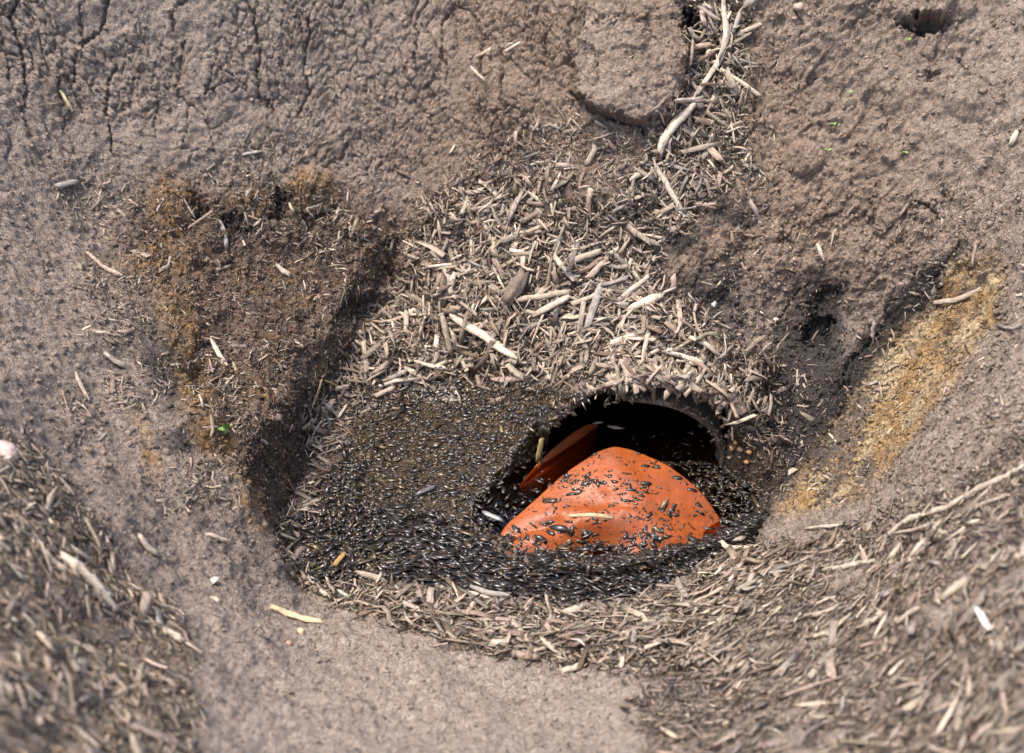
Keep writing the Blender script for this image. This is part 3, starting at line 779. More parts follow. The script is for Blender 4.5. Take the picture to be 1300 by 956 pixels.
dry(np.clip(Z['bank'] + Z['heap'], 0, 1) * notwater, 420, .040, .4, 0, .016, pale, .2, 'bank', .07)
dry(np.clip(Z['humus'] - Z['cliff'] + Z['p1'], 0, 1) * (.2 + gap), 500, .014, .5, 0, .004, pale, .2, 'left', .14)
dry(np.clip(ocz + dk, 0, 1) * (.3 + gap), 240, .013, .5, 0, .003, pale, .2, 'rightwall')
DRY = {k: np.concatenate([s[k] for s in SETS]) for k in SETS[0]}

# fine splinters and crumbs
SPL = []
def fine(dens, count, Lr, pile, pal, tilt=.3, ch=(.14, .34)):
    p, n, u, v = scatter(dens, count)
    L = rng.uniform(*Lr, count) * np.exp(rng.normal(0, .3, count)); W = L * rng.uniform(*ch, count); T = W * .6
    t, b, nn = rot_frames(n, flow_yaw(u, v), rng.normal(0, tilt, count))
    p = p + n * (rng.random(count) * pile + T * .2)[:, None]
    SPL.append((splinter_geo(p, t, b, nn, L, W, T), tones(count, pal)))
fine(Z['heap'] * notwater, 24000, (.006, .020), .008, mixp)
fine(Z['bank'] * notwater, 13000, (.006, .018), .007, mixp)
fine(Z['right'] * (.2 + gap), 22000, (.005, .018), .004, [4, 4, 3, 3, .8, 3, .8])
fine(Z['mound'], 11000, (.005, .020), .006, [4, 3, 1.5, 4, .4, 3, 1.5])
fine(np.clip(Z['humus'] + .6 * Z['cliff'], 0, 1) * (.3 + gap), 22000, (.003, .011), .003, darkp)
fine(np.clip(Z['loose'] + Z['p1'] + Z['heapfringe'], 0, 1), 12000, (.004, .010), .003, mixp)
fine(np.clip(Z['flecks'] + Z['rightlit'], 0, 1) * (.2 + gap), 6000, (.004, .010), .002, mixp)
fine(smooth(760, 600, VV) * (1 - wet) * (.15 + gap), 6000, (.003, .008), .0015, mixp)
fine(smooth(560, 700, VV) * (1 - wet) * (.15 + gap), 10000, (.003, .009), .0015, mixp)
fine(Z['rim'], 2500, (.004, .010), .004, darkp)
ra = rng.uniform(math.radians(-2), math.radians(112), 260); rr = PR - rng.uniform(-.004, .012, 260)
rp = np.stack([PX + rr * np.cos(ra), PY0 - rng.uniform(.002, .016, 260), rr * np.sin(ra)], -1)
L = rng.uniform(.005, .020, 260); W = L * rng.uniform(.12, .3, 260)
t, b, nn = rot_frames(np.stack([np.cos(ra) * .3, np.full(260, -.9), np.sin(ra) * .3], -1), rng.uniform(0, 3.14, 260), rng.normal(0, .5, 260))
SPL.append((splinter_geo(rp, t, b, nn, L, W, W * .6), tones(260, darkp)))
V = np.concatenate([s[0] for s in SPL]); CC = np.concatenate([s[1] for s in SPL])
me = np_mesh("wood_splinter_litter", V.reshape(-1, 3), (SPL_F[None] + 4 * np.arange(len(V))[:, None, None]).reshape(-1, 3))
set_col(me, "col", np.repeat(CC, 4, 0)); set_vec(me, "grain", V.reshape(-1, 3))
tag(obj("wood_splinter_litter", me, M_DRY), "fine splinters and bark crumbs strewn over the soil of the pit", "wood litter", kind='stuff')

# soil crumbs
OCT = np.array([(1, 0, 0), (-1, 0, 0), (0, 1, 0), (0, -1, 0), (0, 0, 1), (0, 0, -1)], float)
OCT_F = np.array([(0, 2, 4), (2, 1, 4), (1, 3, 4), (3, 0, 4), (2, 0, 5), (1, 2, 5), (3, 1, 5), (0, 3, 5)])
def crumbs(dens, count, rlo, rhi):
    p, n, u, v = scatter(dens, count)
    r = rlo * (rhi / rlo) ** (rng.random(count) ** 2.2)
    V = OCT[None] * rng.uniform(.6, 1.25, (count, 6, 1)) + rng.normal(0, .22, (count, 6, 3))
    V = V * r[:, None, None] + (p + n * (r * .25)[:, None])[:, None]
    ix, iy, _, _ = at_index(p[:, 0], p[:, 1])
    return V, C[iy, ix] * rng.uniform(.9, 1.4, (count, 1))
a = crumbs(smooth(700, 560, VV) * (1 - wet) * (1 - .65 * crkz), 15000, .0012, .008); b = crumbs((1 - wet) * smooth(560, 700, VV), 6000, .0012, .005)
c = crumbs(Z['humus'] + Z['flecks'], 8000, .0012, .007)
V = np.concatenate([a[0], b[0], c[0]]); CC = np.concatenate([a[1], b[1], c[1]])
me = np_mesh("soil_crumb_scatter", V.reshape(-1, 3), (OCT_F[None] + 6 * np.arange(len(V))[:, None, None]).reshape(-1, 3))
set_col(me, "col", np.repeat(CC, 6, 0)); set_col(me, "zone", np.zeros((len(V) * 6, 3)))
tag(obj("soil_crumb_scatter", me, M_GROUND), "small loose soil crumbs lying on the pit walls", "soil", kind='stuff')

# ------------------------------------------------------------------ wet debris
WETPAL = np.array([(.065, .047, .034), (.050, .042, .037), (.085, .056, .028), (.115, .075, .034), (.04, .032, .028), (.22, .165, .085), (.30, .23, .14)])
def wtones(m, p): return WETPAL[rng.choice(7, m, p=np.array(p) / np.sum(p))] * rng.uniform(.5, 1.1, (m, 1))
WS = []
def wetchips(dens, count, Lm, Ls, Wr, pile, pal, tilt, place, yaw=None, flat=None):
    p, n, u, v = scatter(dens, count)
    if place == 'front': p[:, 2] = np.maximum(p[:, 2], rng.uniform(-.0008, .0022, count)); n = np.where((p[:, 2] < .004)[:, None], np.array([[0, 0, 1.0]]), n)
    if flat is not None: p[:, 2] = flat + rng.uniform(0, .003, count); n = np.tile(np.array([0, 0, 1.0]), (count, 1))
    L = np.clip(Lm * np.exp(rng.normal(0, Ls, count)), .005, .055)
    W = np.clip(L * np.exp(rng.normal(math.log(.27), .6, count)), .0013, .010); T = np.minimum(W * rng.uniform(.10, .25, count), .0013)
    y = rng.uniform(0, math.pi, count) if yaw is None else yaw + rng.normal(0, .55, count)
    t, b, nn = rot_frames(n, y, rng.normal(0, tilt * .7, count), .10)
    p = p + n * (rng.random(count) * pile)[:, None]
    V, G = flakes_geo(p, t, b, nn, L, W, T)
    WS.append(dict(V=V, G=G, C=wtones(count, pal), p=p, L=L, W=W, place=np.array([place] * count), t=t))
wetfull = np.clip(Z['wetfront'], 0, 1)
wetchips(Z['mat'] * notwater, 5200, .0062, .45, (.18, .42), .001, [2, 1, 6, 6, .6, 2.2, .8], .14, 'mat')
wetchips(Z['mat'] * notwater, 1500, .021, .35, (.18, .42), .002, [4, 4, 3, 2, 2, .8, .2], .10, 'mat', -.1)
wetchips(Z['mat'] * notwater, 3600, .0130, .5, (.18, .42), .0015, [5, 3, 5, 3, 2, 1.0, .3], .12, 'mat')
wetchips(wetfull * notwater, 3000, .0205, .6, (.18, .42), .0015, [4, 5, 1.2, .6, 5, .3, .1], .08, 'front', -.12)
wetchips(wetfull * notwater * smooth(520, 420, UU), 900, .018, .4, (.2, .45), .008, [4, 4, 3, 2, 2, 1, .3], .3, 'front')
# afloat on the open water, thick towards the front and right, none in front of the pipe
rightw = zone([(870,585),(925,600),(985,630),(975,668),(930,690),(905,690),(920,668),(895,640)], 10)
frontw = zone([(640,690),(690,705),(760,712),(860,700),(920,680),(975,660),(960,700),(800,735),(680,735),(620,700)], 8)
midw = zone([(694,674),(722,662),(775,665),(802,686),(796,708),(722,716),(704,704)], 5)
leftw = zone([(700,575),(655,612),(605,642),(602,668),(640,690),(660,660),(700,625)], 6)
wl = smooth(.3, .8, hole) * (GY < PY0)
wetchips(rightw * wl, 800, .014, .42, (.2, .42), .004, [4, 3, 4, 2.5, 3, 1.2, .3], .2, 'right', None, .003)
wetchips(frontw * wl, 1700, .0215, .5, (.2, .42), .008, [4, 5, 1.2, .6, 5, .4, .2], .10, 'front', -.1, .004)
wetchips(midw * wl, 330, .012, .6, (.2, .42), .010, [4, 4, 2, 1.2, 4, .8, .6], .12, 'front', -.1, .002)
wetchips(leftw * wl, 70, .016, .42, (.2, .4), .003, [4, 5, 2, 1.2, 4, 1, .4], .15, 'edge', None, .003)
wetchips(wl, 110, .007, .4, (.2, .5), .001, [3, 3, 3, 3, 2, 3, 2], .05, 'open', None, .002)
wetchips((hole * 0 + 1) * ((np.abs(GX - PX - .07) < PR - .10) & (GY > PY0 - .02) & (GY < PY0 + .14)), 200, .009, .45, (.2, .45), .001, [0, 0, 5, 6, 1, 2, .3], .05, 'pipe', None, .002)
# flakes sticking to the orange float
from mathutils.bvhtree import BVHTree
obv = BVHTree.FromPolygons([tuple(q) for q in OV], [tuple(int(i) for i in f) for f in OF])
def on_orange(count, Lm, pal, dens):
    P_, N_ = [], []
    tries = 0
    while len(P_) < count and tries < count * 60:
        tries += 1
        u = random.uniform(635, 925); v = random.uniform(568, 735)
        if random.random() > dens(u, v): continue
        h, nrm, i, _ = obv.ray_cast(Vector(CAM), Vector(ray(u, v)).normalized())
        if h is None or h.z < -.004: continue
        P_.append(h + nrm * .001); N_.append(nrm if nrm.z > 0 else -nrm)
    P_ = np.array([tuple(q) for q in P_]); N_ = np.array([tuple(q) for q in N_]); m = len(P_)
    L = np.clip(Lm * np.exp(rng.normal(0, .5, m)), .002, .04); W = L * rng.uniform(.2, .5, m); T = np.minimum(W * .3, .002)
    y = np.where(rng.random(m) < .6, -.1 + rng.normal(0, .5, m), rng.uniform(0, 3.14, m))
    t, b, nn = rot_frames(N_, y, rng.normal(0, .06, m), .08)
    V, G = flakes_geo(P_, t, b, nn, L, W, T)
    WS.append(dict(V=V, G=G, C=wtones(m, pal), p=P_, L=L, W=W, place=np.array(['float'] * m), t=t))
def dn(u, v):
    d = .10
    for (a, b_, ra, rb, k) in [(745,612,45,10,1),(812,630,22,35,.5),(770,612,40,9,.8),(735,685,60,16,1),(800,690,60,18,.7),(880,670,30,30,.35),(690,640,30,18,.2),(845,640,20,30,.3),(700,668,24,12,.4)]:
        d = max(d, k * math.exp(-((u - a) / ra) ** 2 - ((v - b_) / rb) ** 2))
    d *= .35 + 1.8 * clus(u, v)
    return max(d, min(1, max(0, (v - 690 + .06 * (780 - u)) / 26)))
clus = lambda u, v: max(0, float(fbm(np.array([[u / 60., v / 26., 3.3]]), 1.0, 3, off=7)[0]) + .18)
on_orange(520, .0105, [4, 4, 2, 1.5, 5, .8, .4], dn)
on_orange(560, .0032, [4, 3, 2, 1, 6, .4, .2], lambda u, v: clus(u, v) * 1.3)
WET = {k: np.concatenate([s[k] for s in WS]) for k in WS[0]}

# ------------------------------------------------------------------ singled-out chips, the rest joined
def single_out(D, count, mat, name, cat, stuff_name, stuff_label, group, describe, FC):
    NV = D['V'].shape[1]
    u, v, z = project(D['p'])
    # apparent size and not buried under others
    tx = np.abs(np.cross(D['t'], (D['p'] - CAM) / np.linalg.norm(D['p'] - CAM, axis=1, keepdims=True)))
    app = D['L'] * np.linalg.norm(tx, axis=1) * np.sqrt(D['W']) / z ** 1.5
    ok = (u > 6) & (u < 1294) & (v > 6) & (v < 940)
    order = np.argsort(-np.where(ok, app, 0))[:count]
    sel = np.zeros(len(u), bool); sel[order] = True
    labs = {int(i): describe(D, i, u[i], v[i]) for i in order}
    same = {}
    for i, q in labs.items(): same.setdefault(q, []).append(i)
    for q, ids in same.items():
        if len(ids) > 1:
            ids.sort(key=lambda k: u[k]); n_ = len(ids)
            for r_, k in enumerate(ids):
                w_ = 'leftmost' if r_ == 0 else 'rightmost' if r_ == n_ - 1 else 'middle' if n_ == 3 else ('second', 'third', 'fourth', 'fifth', 'sixth', 'seventh', 'eighth', 'ninth', 'tenth', 'eleventh', 'twelfth', 'thirteenth', 'fourteenth')[min(r_ - 1, 12)] + ' from left'
                labs[k] = w_ + ' ' + q
    for k, q in labs.items():
        if len(q.split()) > 16: labs[k] = q.replace('medium ', '').replace('slender ', '').replace('broad ', '').replace(' wet chip', ' chip').replace(' from left ', ' ')
        for wd_ in (' rising', ' falling', ' level', ' upright'):
            if len(labs[k].split()) > 16: labs[k] = labs[k].replace(wd_ + ' chip', ' chip')
    for i in order:
        lift = np.zeros(3)
        V = D['V'][i] - D['p'][i]
        me = np_mesh(name, V, FC); set_col(me, "col", np.tile(D['C'][i], (NV, 1))); set_vec(me, "grain", D['G'][i])
        o = obj(name, me, mat, loc=D['p'][i])
        tag(o, labs[int(i)], cat, group)
    R = ~sel; m = R.sum()
    me = np_mesh(stuff_name, D['V'][R].reshape(-1, 3), (FC[None] + NV * np.arange(m)[:, None, None]).reshape(-1, FC.shape[1]))
    set_col(me, "col", np.repeat(D['C'][R], NV, 0)); set_vec(me, "grain", D['G'][R].reshape(-1, 3))
    tag(obj(stuff_name, me, mat), stuff_label, cat, kind='stuff')

MARKS = []      # (u, v, phrase) filled by the sticks below
DRYPLACE = dict(heap='in the heap', gully='in the wall gully', loose='left of the gully',
                shore='under the sheer side', bank='on the front bank', right='on the right bank', mound='on the near mound',
                left='on the left shelf', rightwall='on the right wall', wall='on the back wall')
def lean(D, i):
    a = D['p'][i]; b = a + D['t'][i] * .01
    u0, v0, _ = project(a[None]); u1, v1, _ = project(b[None])
    ang = math.degrees(math.atan2(-(v1[0] - v0[0]), u1[0] - u0[0])) % 180
    return 'level' if ang < 18 or ang > 162 else 'rising' if ang < 70 else 'upright' if ang < 110 else 'falling'
def near_mark(u, v):
    if not MARKS: return ''
    m = min(MARKS, key=lambda q: (q[0] - u) ** 2 + (q[1] - v) ** 2)
    du, dv = u - m[0], v - m[1]
    side = ('right of' if du > 0 else 'left of') if abs(du) > abs(dv) else ('below' if dv > 0 else 'above')
    return f'{side} the {m[2]}'
def desc_dry(D, i, u, v):
    lum = D['C'][i].mean(); L = D['L'][i]
    tone = 'pale' if lum > .36 else 'tan' if lum > .27 else 'brown' if lum > .19 else 'dark brown'
    size = 'long' if L > .055 else 'short' if L < .034 else 'medium'
    return f"{size} {tone} {lean(D, i)} chip {DRYPLACE[D['place'][i]]}, {near_mark(u, v)}"
WETPLACE = dict(mat='on the wet mat', front='in the soaked front', right='afloat right', edge='afloat left',
                open='adrift on open water', pipe='adrift inside the pipe mouth', float='stuck on the orange hump')
def desc_wet(D, i, u, v):
    lum = D['C'][i].mean(); tone = 'pale' if lum > .13 else 'brown' if lum > .06 else 'blackish'
    wide = 'broad' if D['W'][i] / D['L'][i] > .3 else 'slender'
    return f"{wide} {tone} {lean(D, i)} wet chip {WETPLACE[D['place'][i]]}, {near_mark(u, v)}"

# ------------------------------------------------------------------ sticks, roots, big chips seen one by one
def tube(path, rad, seg=8, flat=1.0, knots=0.10, seed=0):
    r = np.random.default_rng(seed)
    path = np.asarray(path, float); n = len(path)
    d = np.gradient(path, axis=0); d /= np.linalg.norm(d, axis=1, keepdims=True) + 1e-9
    V = []; G = []
    up = np.array([.13, -.35, .93]); s_len = np.concatenate([[0], np.cumsum(np.linalg.norm(np.diff(path, axis=0), axis=1))])
    prof = r.uniform(.8, 1.15, seg)
    for i in range(n):
        b = np.cross(up, d[i]); b /= np.linalg.norm(b) + 1e-9; q = np.cross(d[i], b)
        k = rad[i] * (1 + r.normal(0, knots * .5))
        for s in range(seg):
            a = 2 * math.pi * s / seg; rr = k * prof[s] * (1 + r.normal(0, knots * .4))
            end = (r.normal(0, .9) * rad[i] if i in (0, n - 1) else 0)
            V.append(path[i] + b * math.cos(a) * rr + q * math.sin(a) * rr * flat + d[i] * end); G.append((s_len[i], a * rad[i], seed % 50))
    V.append(path[0]); G.append((0, 0, 0)); V.append(path[-1]); G.append((s_len[-1], 0, 0))
    F = []
    for i in range(n - 1):
        for s in range(seg):
            a, b = i * seg + s, i * seg + (s + 1) % seg; F += [(a, b, b + seg), (a, b + seg, a + seg)]
    for s in range(seg):
        F.append((n * seg, (s + 1) % seg, s)); F.append((n * seg + 1, (n - 1) * seg + s, (n - 1) * seg + (s + 1) % seg))
    return np.array(V), np.array(F), np.array(G)
STEP = [0]
def stick(name, label, cat, px, wpx, tone, flat=.75, lift=.6, taper=(.7, .7), group=None, water=True, mat=None, rise=0.0):
    STEP[0] += 1
    pts = []
    for (a, b) in zip(px[:-1], px[1:]):
        k = max(2, int(math.hypot(b[0] - a[0], b[1] - a[1]) / 9))
        pts += [(a[0] + (b[0] - a[0]) * i / k, a[1] + (b[1] - a[1]) * i / k) for i in range(k)]
    pts.append(px[-1])
    H_ = [hit(u, v, water) for u, v in pts]
    P_ = np.array([h[0] for h in H_]); N_ = np.array([h[1] for h in H_])
    zc = (P_ - CAM) @ FWD; r = .5 * wpx * zc / FPX
    # a stiff stick bridges the hollows: smooth the path, keep it on top
    if len(px) == 2 and len(P_) > 2:
        tt = np.linspace(0, 1, len(P_))[:, None]; A = np.hstack([tt, 1 - tt]); sol = np.linalg.lstsq(A, P_, rcond=None)[0]
        S = A @ sol; gapn = ((P_ - S) * N_).sum(1); S = S + N_.mean(0) * max(0, np.percentile(gapn, 70))
        P_ = S
    else:
        for _ in range(2):
            Q = P_.copy(); Q[1:-1] = (P_[:-2] + 2 * P_[1:-1] + P_[2:]) / 4; P_ = Q
    t = np.linspace(0, 1, len(P_)); tp = np.minimum(1, taper[0] + (1 - taper[0]) * t / .25) * np.minimum(1, taper[1] + (1 - taper[1]) * (1 - t) / .25)
    if px[0][1] < 480 and 560 < px[0][0] < 945 and px[0][1] > -10: rise = max(rise, .010)
    P_ = P_ + N_.mean(0) * (r * lift + .003 + rise)[:, None]
    wig = rng.normal(0, .10, (len(P_), 3)) * r[:, None]; P_[1:-1] += wig[1:-1]
    V, F, G = tube(P_, r * tp, 8, flat, .16, STEP[0])
    base = P_[len(P_) // 2]
    me = np_mesh(name, V - base, F, True); set_col(me, "col", np.tile(np.array(tone), (len(V), 1)) * rng.uniform(.92, 1.08, (len(V), 1))); set_vec(me, "grain", G)
    o = obj(name, me, mat or M_DRY, loc=base)
    tag(o, label, cat, group)
    return o
PALE = (.46, .385, .30); TAN = (.36, .29, .22); GREY = (.30, .265, .23); CREAM = (.58, .48, .36); DARK = (.13, .10, .075); BRN = (.24, .18, .13)
S_ = [
 ("root", "long thin root trailing down the chip gully from the top edge", [(917,-6),(919,28),(924,48),(916,76),(898,104),(885,123)], 8, PALE, 'long thin root'),
 ("stick", "stout pale branch lower down the gully, above the thin twig", [(880,132),(866,148),(849,166),(840,180),(835,196)], 12, CREAM, 'stout gully branch'),
 ("twig", "crosswise twig at the foot of the long thin root", [(846,141),(862,131),(888,126)], 8, PALE, 'crosswise gully twig'),
 ("twig", "thin twig slanting down below the stout gully branch", [(833,213),(848,240),(868,270)], 8, PALE, 'thin gully twig'),
 ("twig", "straight thin twig beside the long root near the top edge", [(941,20),(934,46)], 7, GREY, 'twig by the top edge'),
 ("stick", "thick pale stick slanting down right in the middle of the chip heap", [(579,401),(615,424),(658,455)], 11, CREAM, 'thick slanting stick'),
 ("stick", "level tan stick right of the root knob", [(655,386),(692,381),(731,375)], 8, TAN, 'level stick by the knob'),
 ("stick", "tan stick rising right just under the level one by the root knob", [(683,403),(705,393),(729,380)], 9, PALE, 'rising stick by the knob'),
 ("splint", "flat grey upright splint in the right half of the chip heap", [(748,418),(757,392),(766,362)], 10, GREY, 'flat grey splint'),
 ("stick", "broken whitish stick at the right edge of the chip heap", [(797,397),(820,386),(843,375)], 12, CREAM, 'broken whitish stick'),
 ("stick", "pale stick rising right above the broken whitish one", [(786,385),(806,369),(825,353)], 8, PALE, 'pale rising stick'),
 ("splint", "pale wedge shaped splint in the upper heap", [(712,332),(722,345),(734,360)], 9, PALE, 'wedge splint'),
 ("stick", "tan stick near the top of the heap, right of the dark lump", [(731,336),(749,329),(768,323)], 8, TAN, 'upper tan stick'),
 ("splint", "narrow upright splint in the left of the heap", [(568,346),(572,362),(575,378)], 9, PALE, 'narrow left splint'),
 ("stick", "upright grey stick left of the thick slanting stick", [(565,398),(570,420),(577,448)], 8, TAN, 'upright grey stick'),
 ("stick", "small stick rising right above the wet mat", [(481,486),(505,476),(531,466)], 6, GREY, 'stick over the mat'),
 ("stick", "short thick stub by the left edge of the wet mat", [(477,506),(490,499),(503,493)], 8, TAN, 'short thick stub'),
 ("twig", "long pale fibre curving at the right tail of the heap", [(871,431),(893,440),(911,455)], 6, PALE, 'pale tail fibre'),
 ("twig", "pale twig under the long fibre at the right tail of the heap", [(848,458),(868,461),(889,468)], 7, CREAM, 'pale tail twig'),
 ("splint", "short upright splint beside the black soil band", [(961,461),(961,488)], 7, PALE, 'splint by the black band'),
 ("root", "curved pale root lying across the ochre patch", [(1186,386),(1212,380),(1229,373),(1240,364)], 7, TAN, 'ochre patch root'),
 ("twig", "dark edged twig at the right border by the ochre patch", [(1266,414),(1284,413),(1304,418)], 6, GREY, 'right border twig'),
 ("twig", "straw standing on the right wall below the dark crack", [(1037,312),(1046,332)], 6, PALE, 'wall straw'),
 ("splint", "white upright splint on the right wall near the border", [(1292,167),(1284,186)], 8, CREAM, 'white wall splint'),
 ("stick", "slim stick just right of the pool under the ochre patch", [(1023,674),(1044,671),(1066,665)], 6, PALE, 'slim poolside stick'),
 ("root", "thin brown root curving up right from the pool corner", [(1005,708),(1030,703),(1052,695),(1072,683)], 4, BRN, 'thin brown root'),
 ("stick", "straight pale stick in the middle of the right bank", [(1047,730),(1080,723),(1117,713)], 7, PALE, 'straight bank stick'),
 ("root", "long pale root running up the right bank to the border", [(1113,690),(1152,668),(1200,646),(1248,625),(1304,596)], 8, PALE, 'long bank root'),
 ("root", "second long root just under the long pale one", [(1140,684),(1185,666),(1222,655),(1275,628)], 6, TAN, 'second bank root'),
 ("stick", "short steep pale stick on the right bank", [(1155,713),(1166,700),(1177,688)], 9, PALE, 'steep bank stick'),
 ("stick", "thick blurred stick near the right border of the bank", [(1203,772),(1222,756),(1242,740)], 11, TAN, 'thick blurred stick'),
 ("splint", "white blunt chip standing near the lower right corner", [(1250,778),(1256,790),(1261,803)], 11, (.68, .64, .58), 'white blunt chip'),
 ("stick", "pale stick rising right in the lower right bank", [(1144,796),(1160,788),(1178,783)], 7, PALE, 'low pale stick'),
 ("twig", "thin twig rising right in the lower middle of the right bank", [(1026,792),(1050,782),(1072,770)], 6, TAN, 'low thin twig'),
 ("root", "white bent root at the right corner of the pool", [(916,690),(926,700),(940,705),(958,708)], 9, CREAM, 'white bent root'),
 ("stick", "grey stick just below the white bent root", [(918,740),(938,728),(958,720)], 7, GREY, 'grey corner stick'),
 ("stick", "dark curled bark piece at the bottom of the right bank", [(962,848),(978,834),(996,825)], 10, DARK, 'dark bark piece'),
 ("splint", "pale flat chip on the smooth lip at the bottom", [(715,855),(728,850),(742,844)], 8, CREAM, 'pale lip chip'),
 ("stick", "stick slanting down right at the low point of the front bank", [(641,786),(660,808),(680,834)], 9, TAN, 'front bank stick'),
 ("stick", "tan stick at the left end of the front bank beside the water", [(453,730),(470,734),(490,741)], 8, TAN, 'left bank stick'),
 ("stick", "pale stick rising right in the front bank", [(699,792),(720,783),(742,774)], 9, PALE, 'front rising stick'),
 ("stick", "grey log like stick along the water edge of the front bank", [(596,742),(620,752),(646,760)], 8, GREY, 'water edge stick'),
 ("stick", "slender stick beside the water edge stick", [(556,752),(590,746),(622,757)], 6, PALE, 'slender edge stick'),
 ("twig", "level pale twig at the right of the front bank", [(754,817),(770,816),(786,819)], 6, PALE, 'level pale twig'),
 ("stick", "pale stub lying on the left lip", [(170,687),(184,698),(200,708)], 8, PALE, 'left lip stub'),
 ("stick", "long thick blurred stick on the near left mound", [(70,712),(104,744),(143,780)], 13, CREAM, 'long mound stick'),
 ("stick", "shorter blurred stick just left of the long one on the mound", [(50,705),(62,722),(76,735)], 10, TAN, 'short mound stick'),
 ("stick", "dark blurred stick at the top of the near left mound", [(46,620),(64,630),(82,642)], 11, DARK, 'dark mound stick'),
 ("root", "thin bent root at the crest of the near left mound", [(64,600),(78,612),(96,628)], 6, TAN, 'mound crest root'),
 ("stick", "blurred stick low on the near left mound", [(203,800),(214,812),(226,824)], 9, PALE, 'low mound stick'),
 ("twig", "small stick on the left slope above the pool corner", [(266,676),(278,681),(290,687)], 6, PALE, 'slope stick'),
 ("stick", "straight stick across the dark hollow on the left slope", [(110,321),(130,338),(153,357)], 6, TAN, 'left slope stick'),
 ("stick", "short pale stick in the middle of the left slope", [(131,450),(145,456),(160,463)], 7, PALE, 'middle slope stick'),
 ("splint", "upright grey splint on the left shelf", [(277,286),(282,303),(286,320)], 7, GREY, 'shelf splint'),
 ("twig", "short pale twig on the right of the left shelf", [(352,335),(361,340),(370,345)], 6, PALE, 'shelf twig'),
 ("splint", "pale splint slanting down the left shelf among chips", [(268,436),(277,449),(288,464)], 6, CREAM, 'slanting shelf splint'),
 ("twig", "slender twig low on the left slope", [(95,473),(104,488),(116,503)], 5, TAN, 'low slope twig'),
 ("stick", "thick grey brown chip at the left end of the wall cluster", [(69,237),(84,234),(100,229)], 8, GREY, 'wall cluster chip'),
 ("twig", "level twig on the back wall above the left shelf", [(308,197),(320,195),(333,193)], 5, GREY, 'wall twig'),
 ("straw", "yellow straw hanging on the cracked back wall", [(76,115),(84,127),(92,142)], 4, (.50, .42, .24), 'yellow straw'),
 ("straw", "pale straw on the back wall right of centre", [(645,70),(655,63),(664,56)], 4, PALE, 'centre straw'),
 ("straw", "grass straw above the chip heap on the back wall", [(602,88),(612,98),(624,108)], 4, TAN, 'upper straw'),
 ("root", "orange brown curly root at the foot of the sheer left side", [(410,486),(429,490),(435,500),(443,507),(432,514),(420,512),(408,508)], 4, (.40, .27, .13), 'curly root'),
 ("splint", "pale flat chip hanging over the top of the pipe rim", [(778,500),(790,496),(802,491)], 7, PALE, 'pipe rim chip'),
]
for (nm, lab, px, wpx, tone, mk) in S_:
    stick(nm, lab, {"stick": "stick", "root": "root", "twig": "twig", "splint": "wood chip", "straw": "straw"}[nm], px, wpx, tone, flat=.45 if nm == 'splint' else .8)
    MARKS.append((sum(q[0] for q in px) / len(px), sum(q[1] for q in px) / len(px), mk))
FL = [("floating_splint", "cream splint floating alone in the dark pipe mouth", [(771,544),(780,546),(790,547)], 4, CREAM, 'cream floating splint'),
      ("floating_splint", "pale sliver at the tip of the small orange piece", [(750,543),(757,540),(765,539)], 3, CREAM, 'pale sliver'),
      ("floating_splint", "yellow square ended splint at the left edge of open water", [(684,588),(688,580),(691,573)], 7, (.50, .38, .16), 'yellow splint'),
      ("floating_splint", "pale curved splint across the soaked chips on the orange hump", [(720,690),(745,688),(776,692)], 5, (.42, .33, .2), 'pale curved splint'),
      ("floating_splint", "wet grey flake floating by the left end of the orange hump", [(612,653),(625,659),(638,665)], 7, (.2, .19, .18), 'wet grey flake'),
      ("floating_splint", "orange tan splint standing in the soaked chips at the left", [(425,722),(432,713),(439,705)], 6, (.40, .23, .09), 'orange tan splint'),
      ("floating_splint", "dark flat splint on the wet brown mat", [(528,634),(542,628),(556,622)], 7, (.09, .08, .07), 'dark flat splint')]
for (nm, lab, px, wpx, tone, mk) in FL:
    on = 'hump' in lab and 'across' in lab
    stick(nm, lab, "wood chip", px, wpx, tone, flat=.4, mat=M_WET if 'wet' in lab or 'dark' in lab else None, rise=.066 if on else .002)
    MARKS.append((px[1][0], px[1][1], mk))

# root knob with fibres in the middle of the heap
kb, kn = hit(662, 378); e = bpy.data.objects.new("gnarled_root", None); COL.objects.link(e); e.location = kb
tag(e, "bulbous root knob with hanging fibres in the middle of the chip heap", "root")
path = np.array([hit(u, v)[0] for u, v in [(676,356),(671,364),(665,372),(659,381),(654,390)]]) + kn * .026
V, F, G = tube(path, np.array([.008, .012, .0155, .014, .010]), 14, .9, .34, 401)
me = np_mesh("root_bulb", V - kb, F, True); set_col(me, "col", np.tile((.20, .155, .12), (len(V), 1))); set_vec(me, "grain", G); obj("root_bulb", me, M_DRY, e)
for k in range(9):
    a = hit(652 + rng.normal(0, 4), 386 + rng.normal(0, 3))[0] + kn * .026; b = hit(648 + k * 5 - 12 + rng.normal(0, 3), 402 + rng.uniform(0, 14))[0] + kn * .006
    m_ = (a + b) / 2 + kn * .006
    V, F, G = tube(np.array([a, m_, b]), np.array([.0018, .0014, .0007]), 5, 1, .1, 410 + k)
    me = np_mesh("fibre", V - kb, F, True); set_col(me, "col", np.tile((.24, .19, .15), (len(V), 1))); set_vec(me, "grain", G); obj("fibre", me, M_DRY, e)

MARKS += [(662,378,'root knob'), (284,540,'green seedling'), (780,570,'tip of the orange hump'), (573,294,'dark lump in the heap'), (1175,30,'burrow'), (910,384,'white stone')]

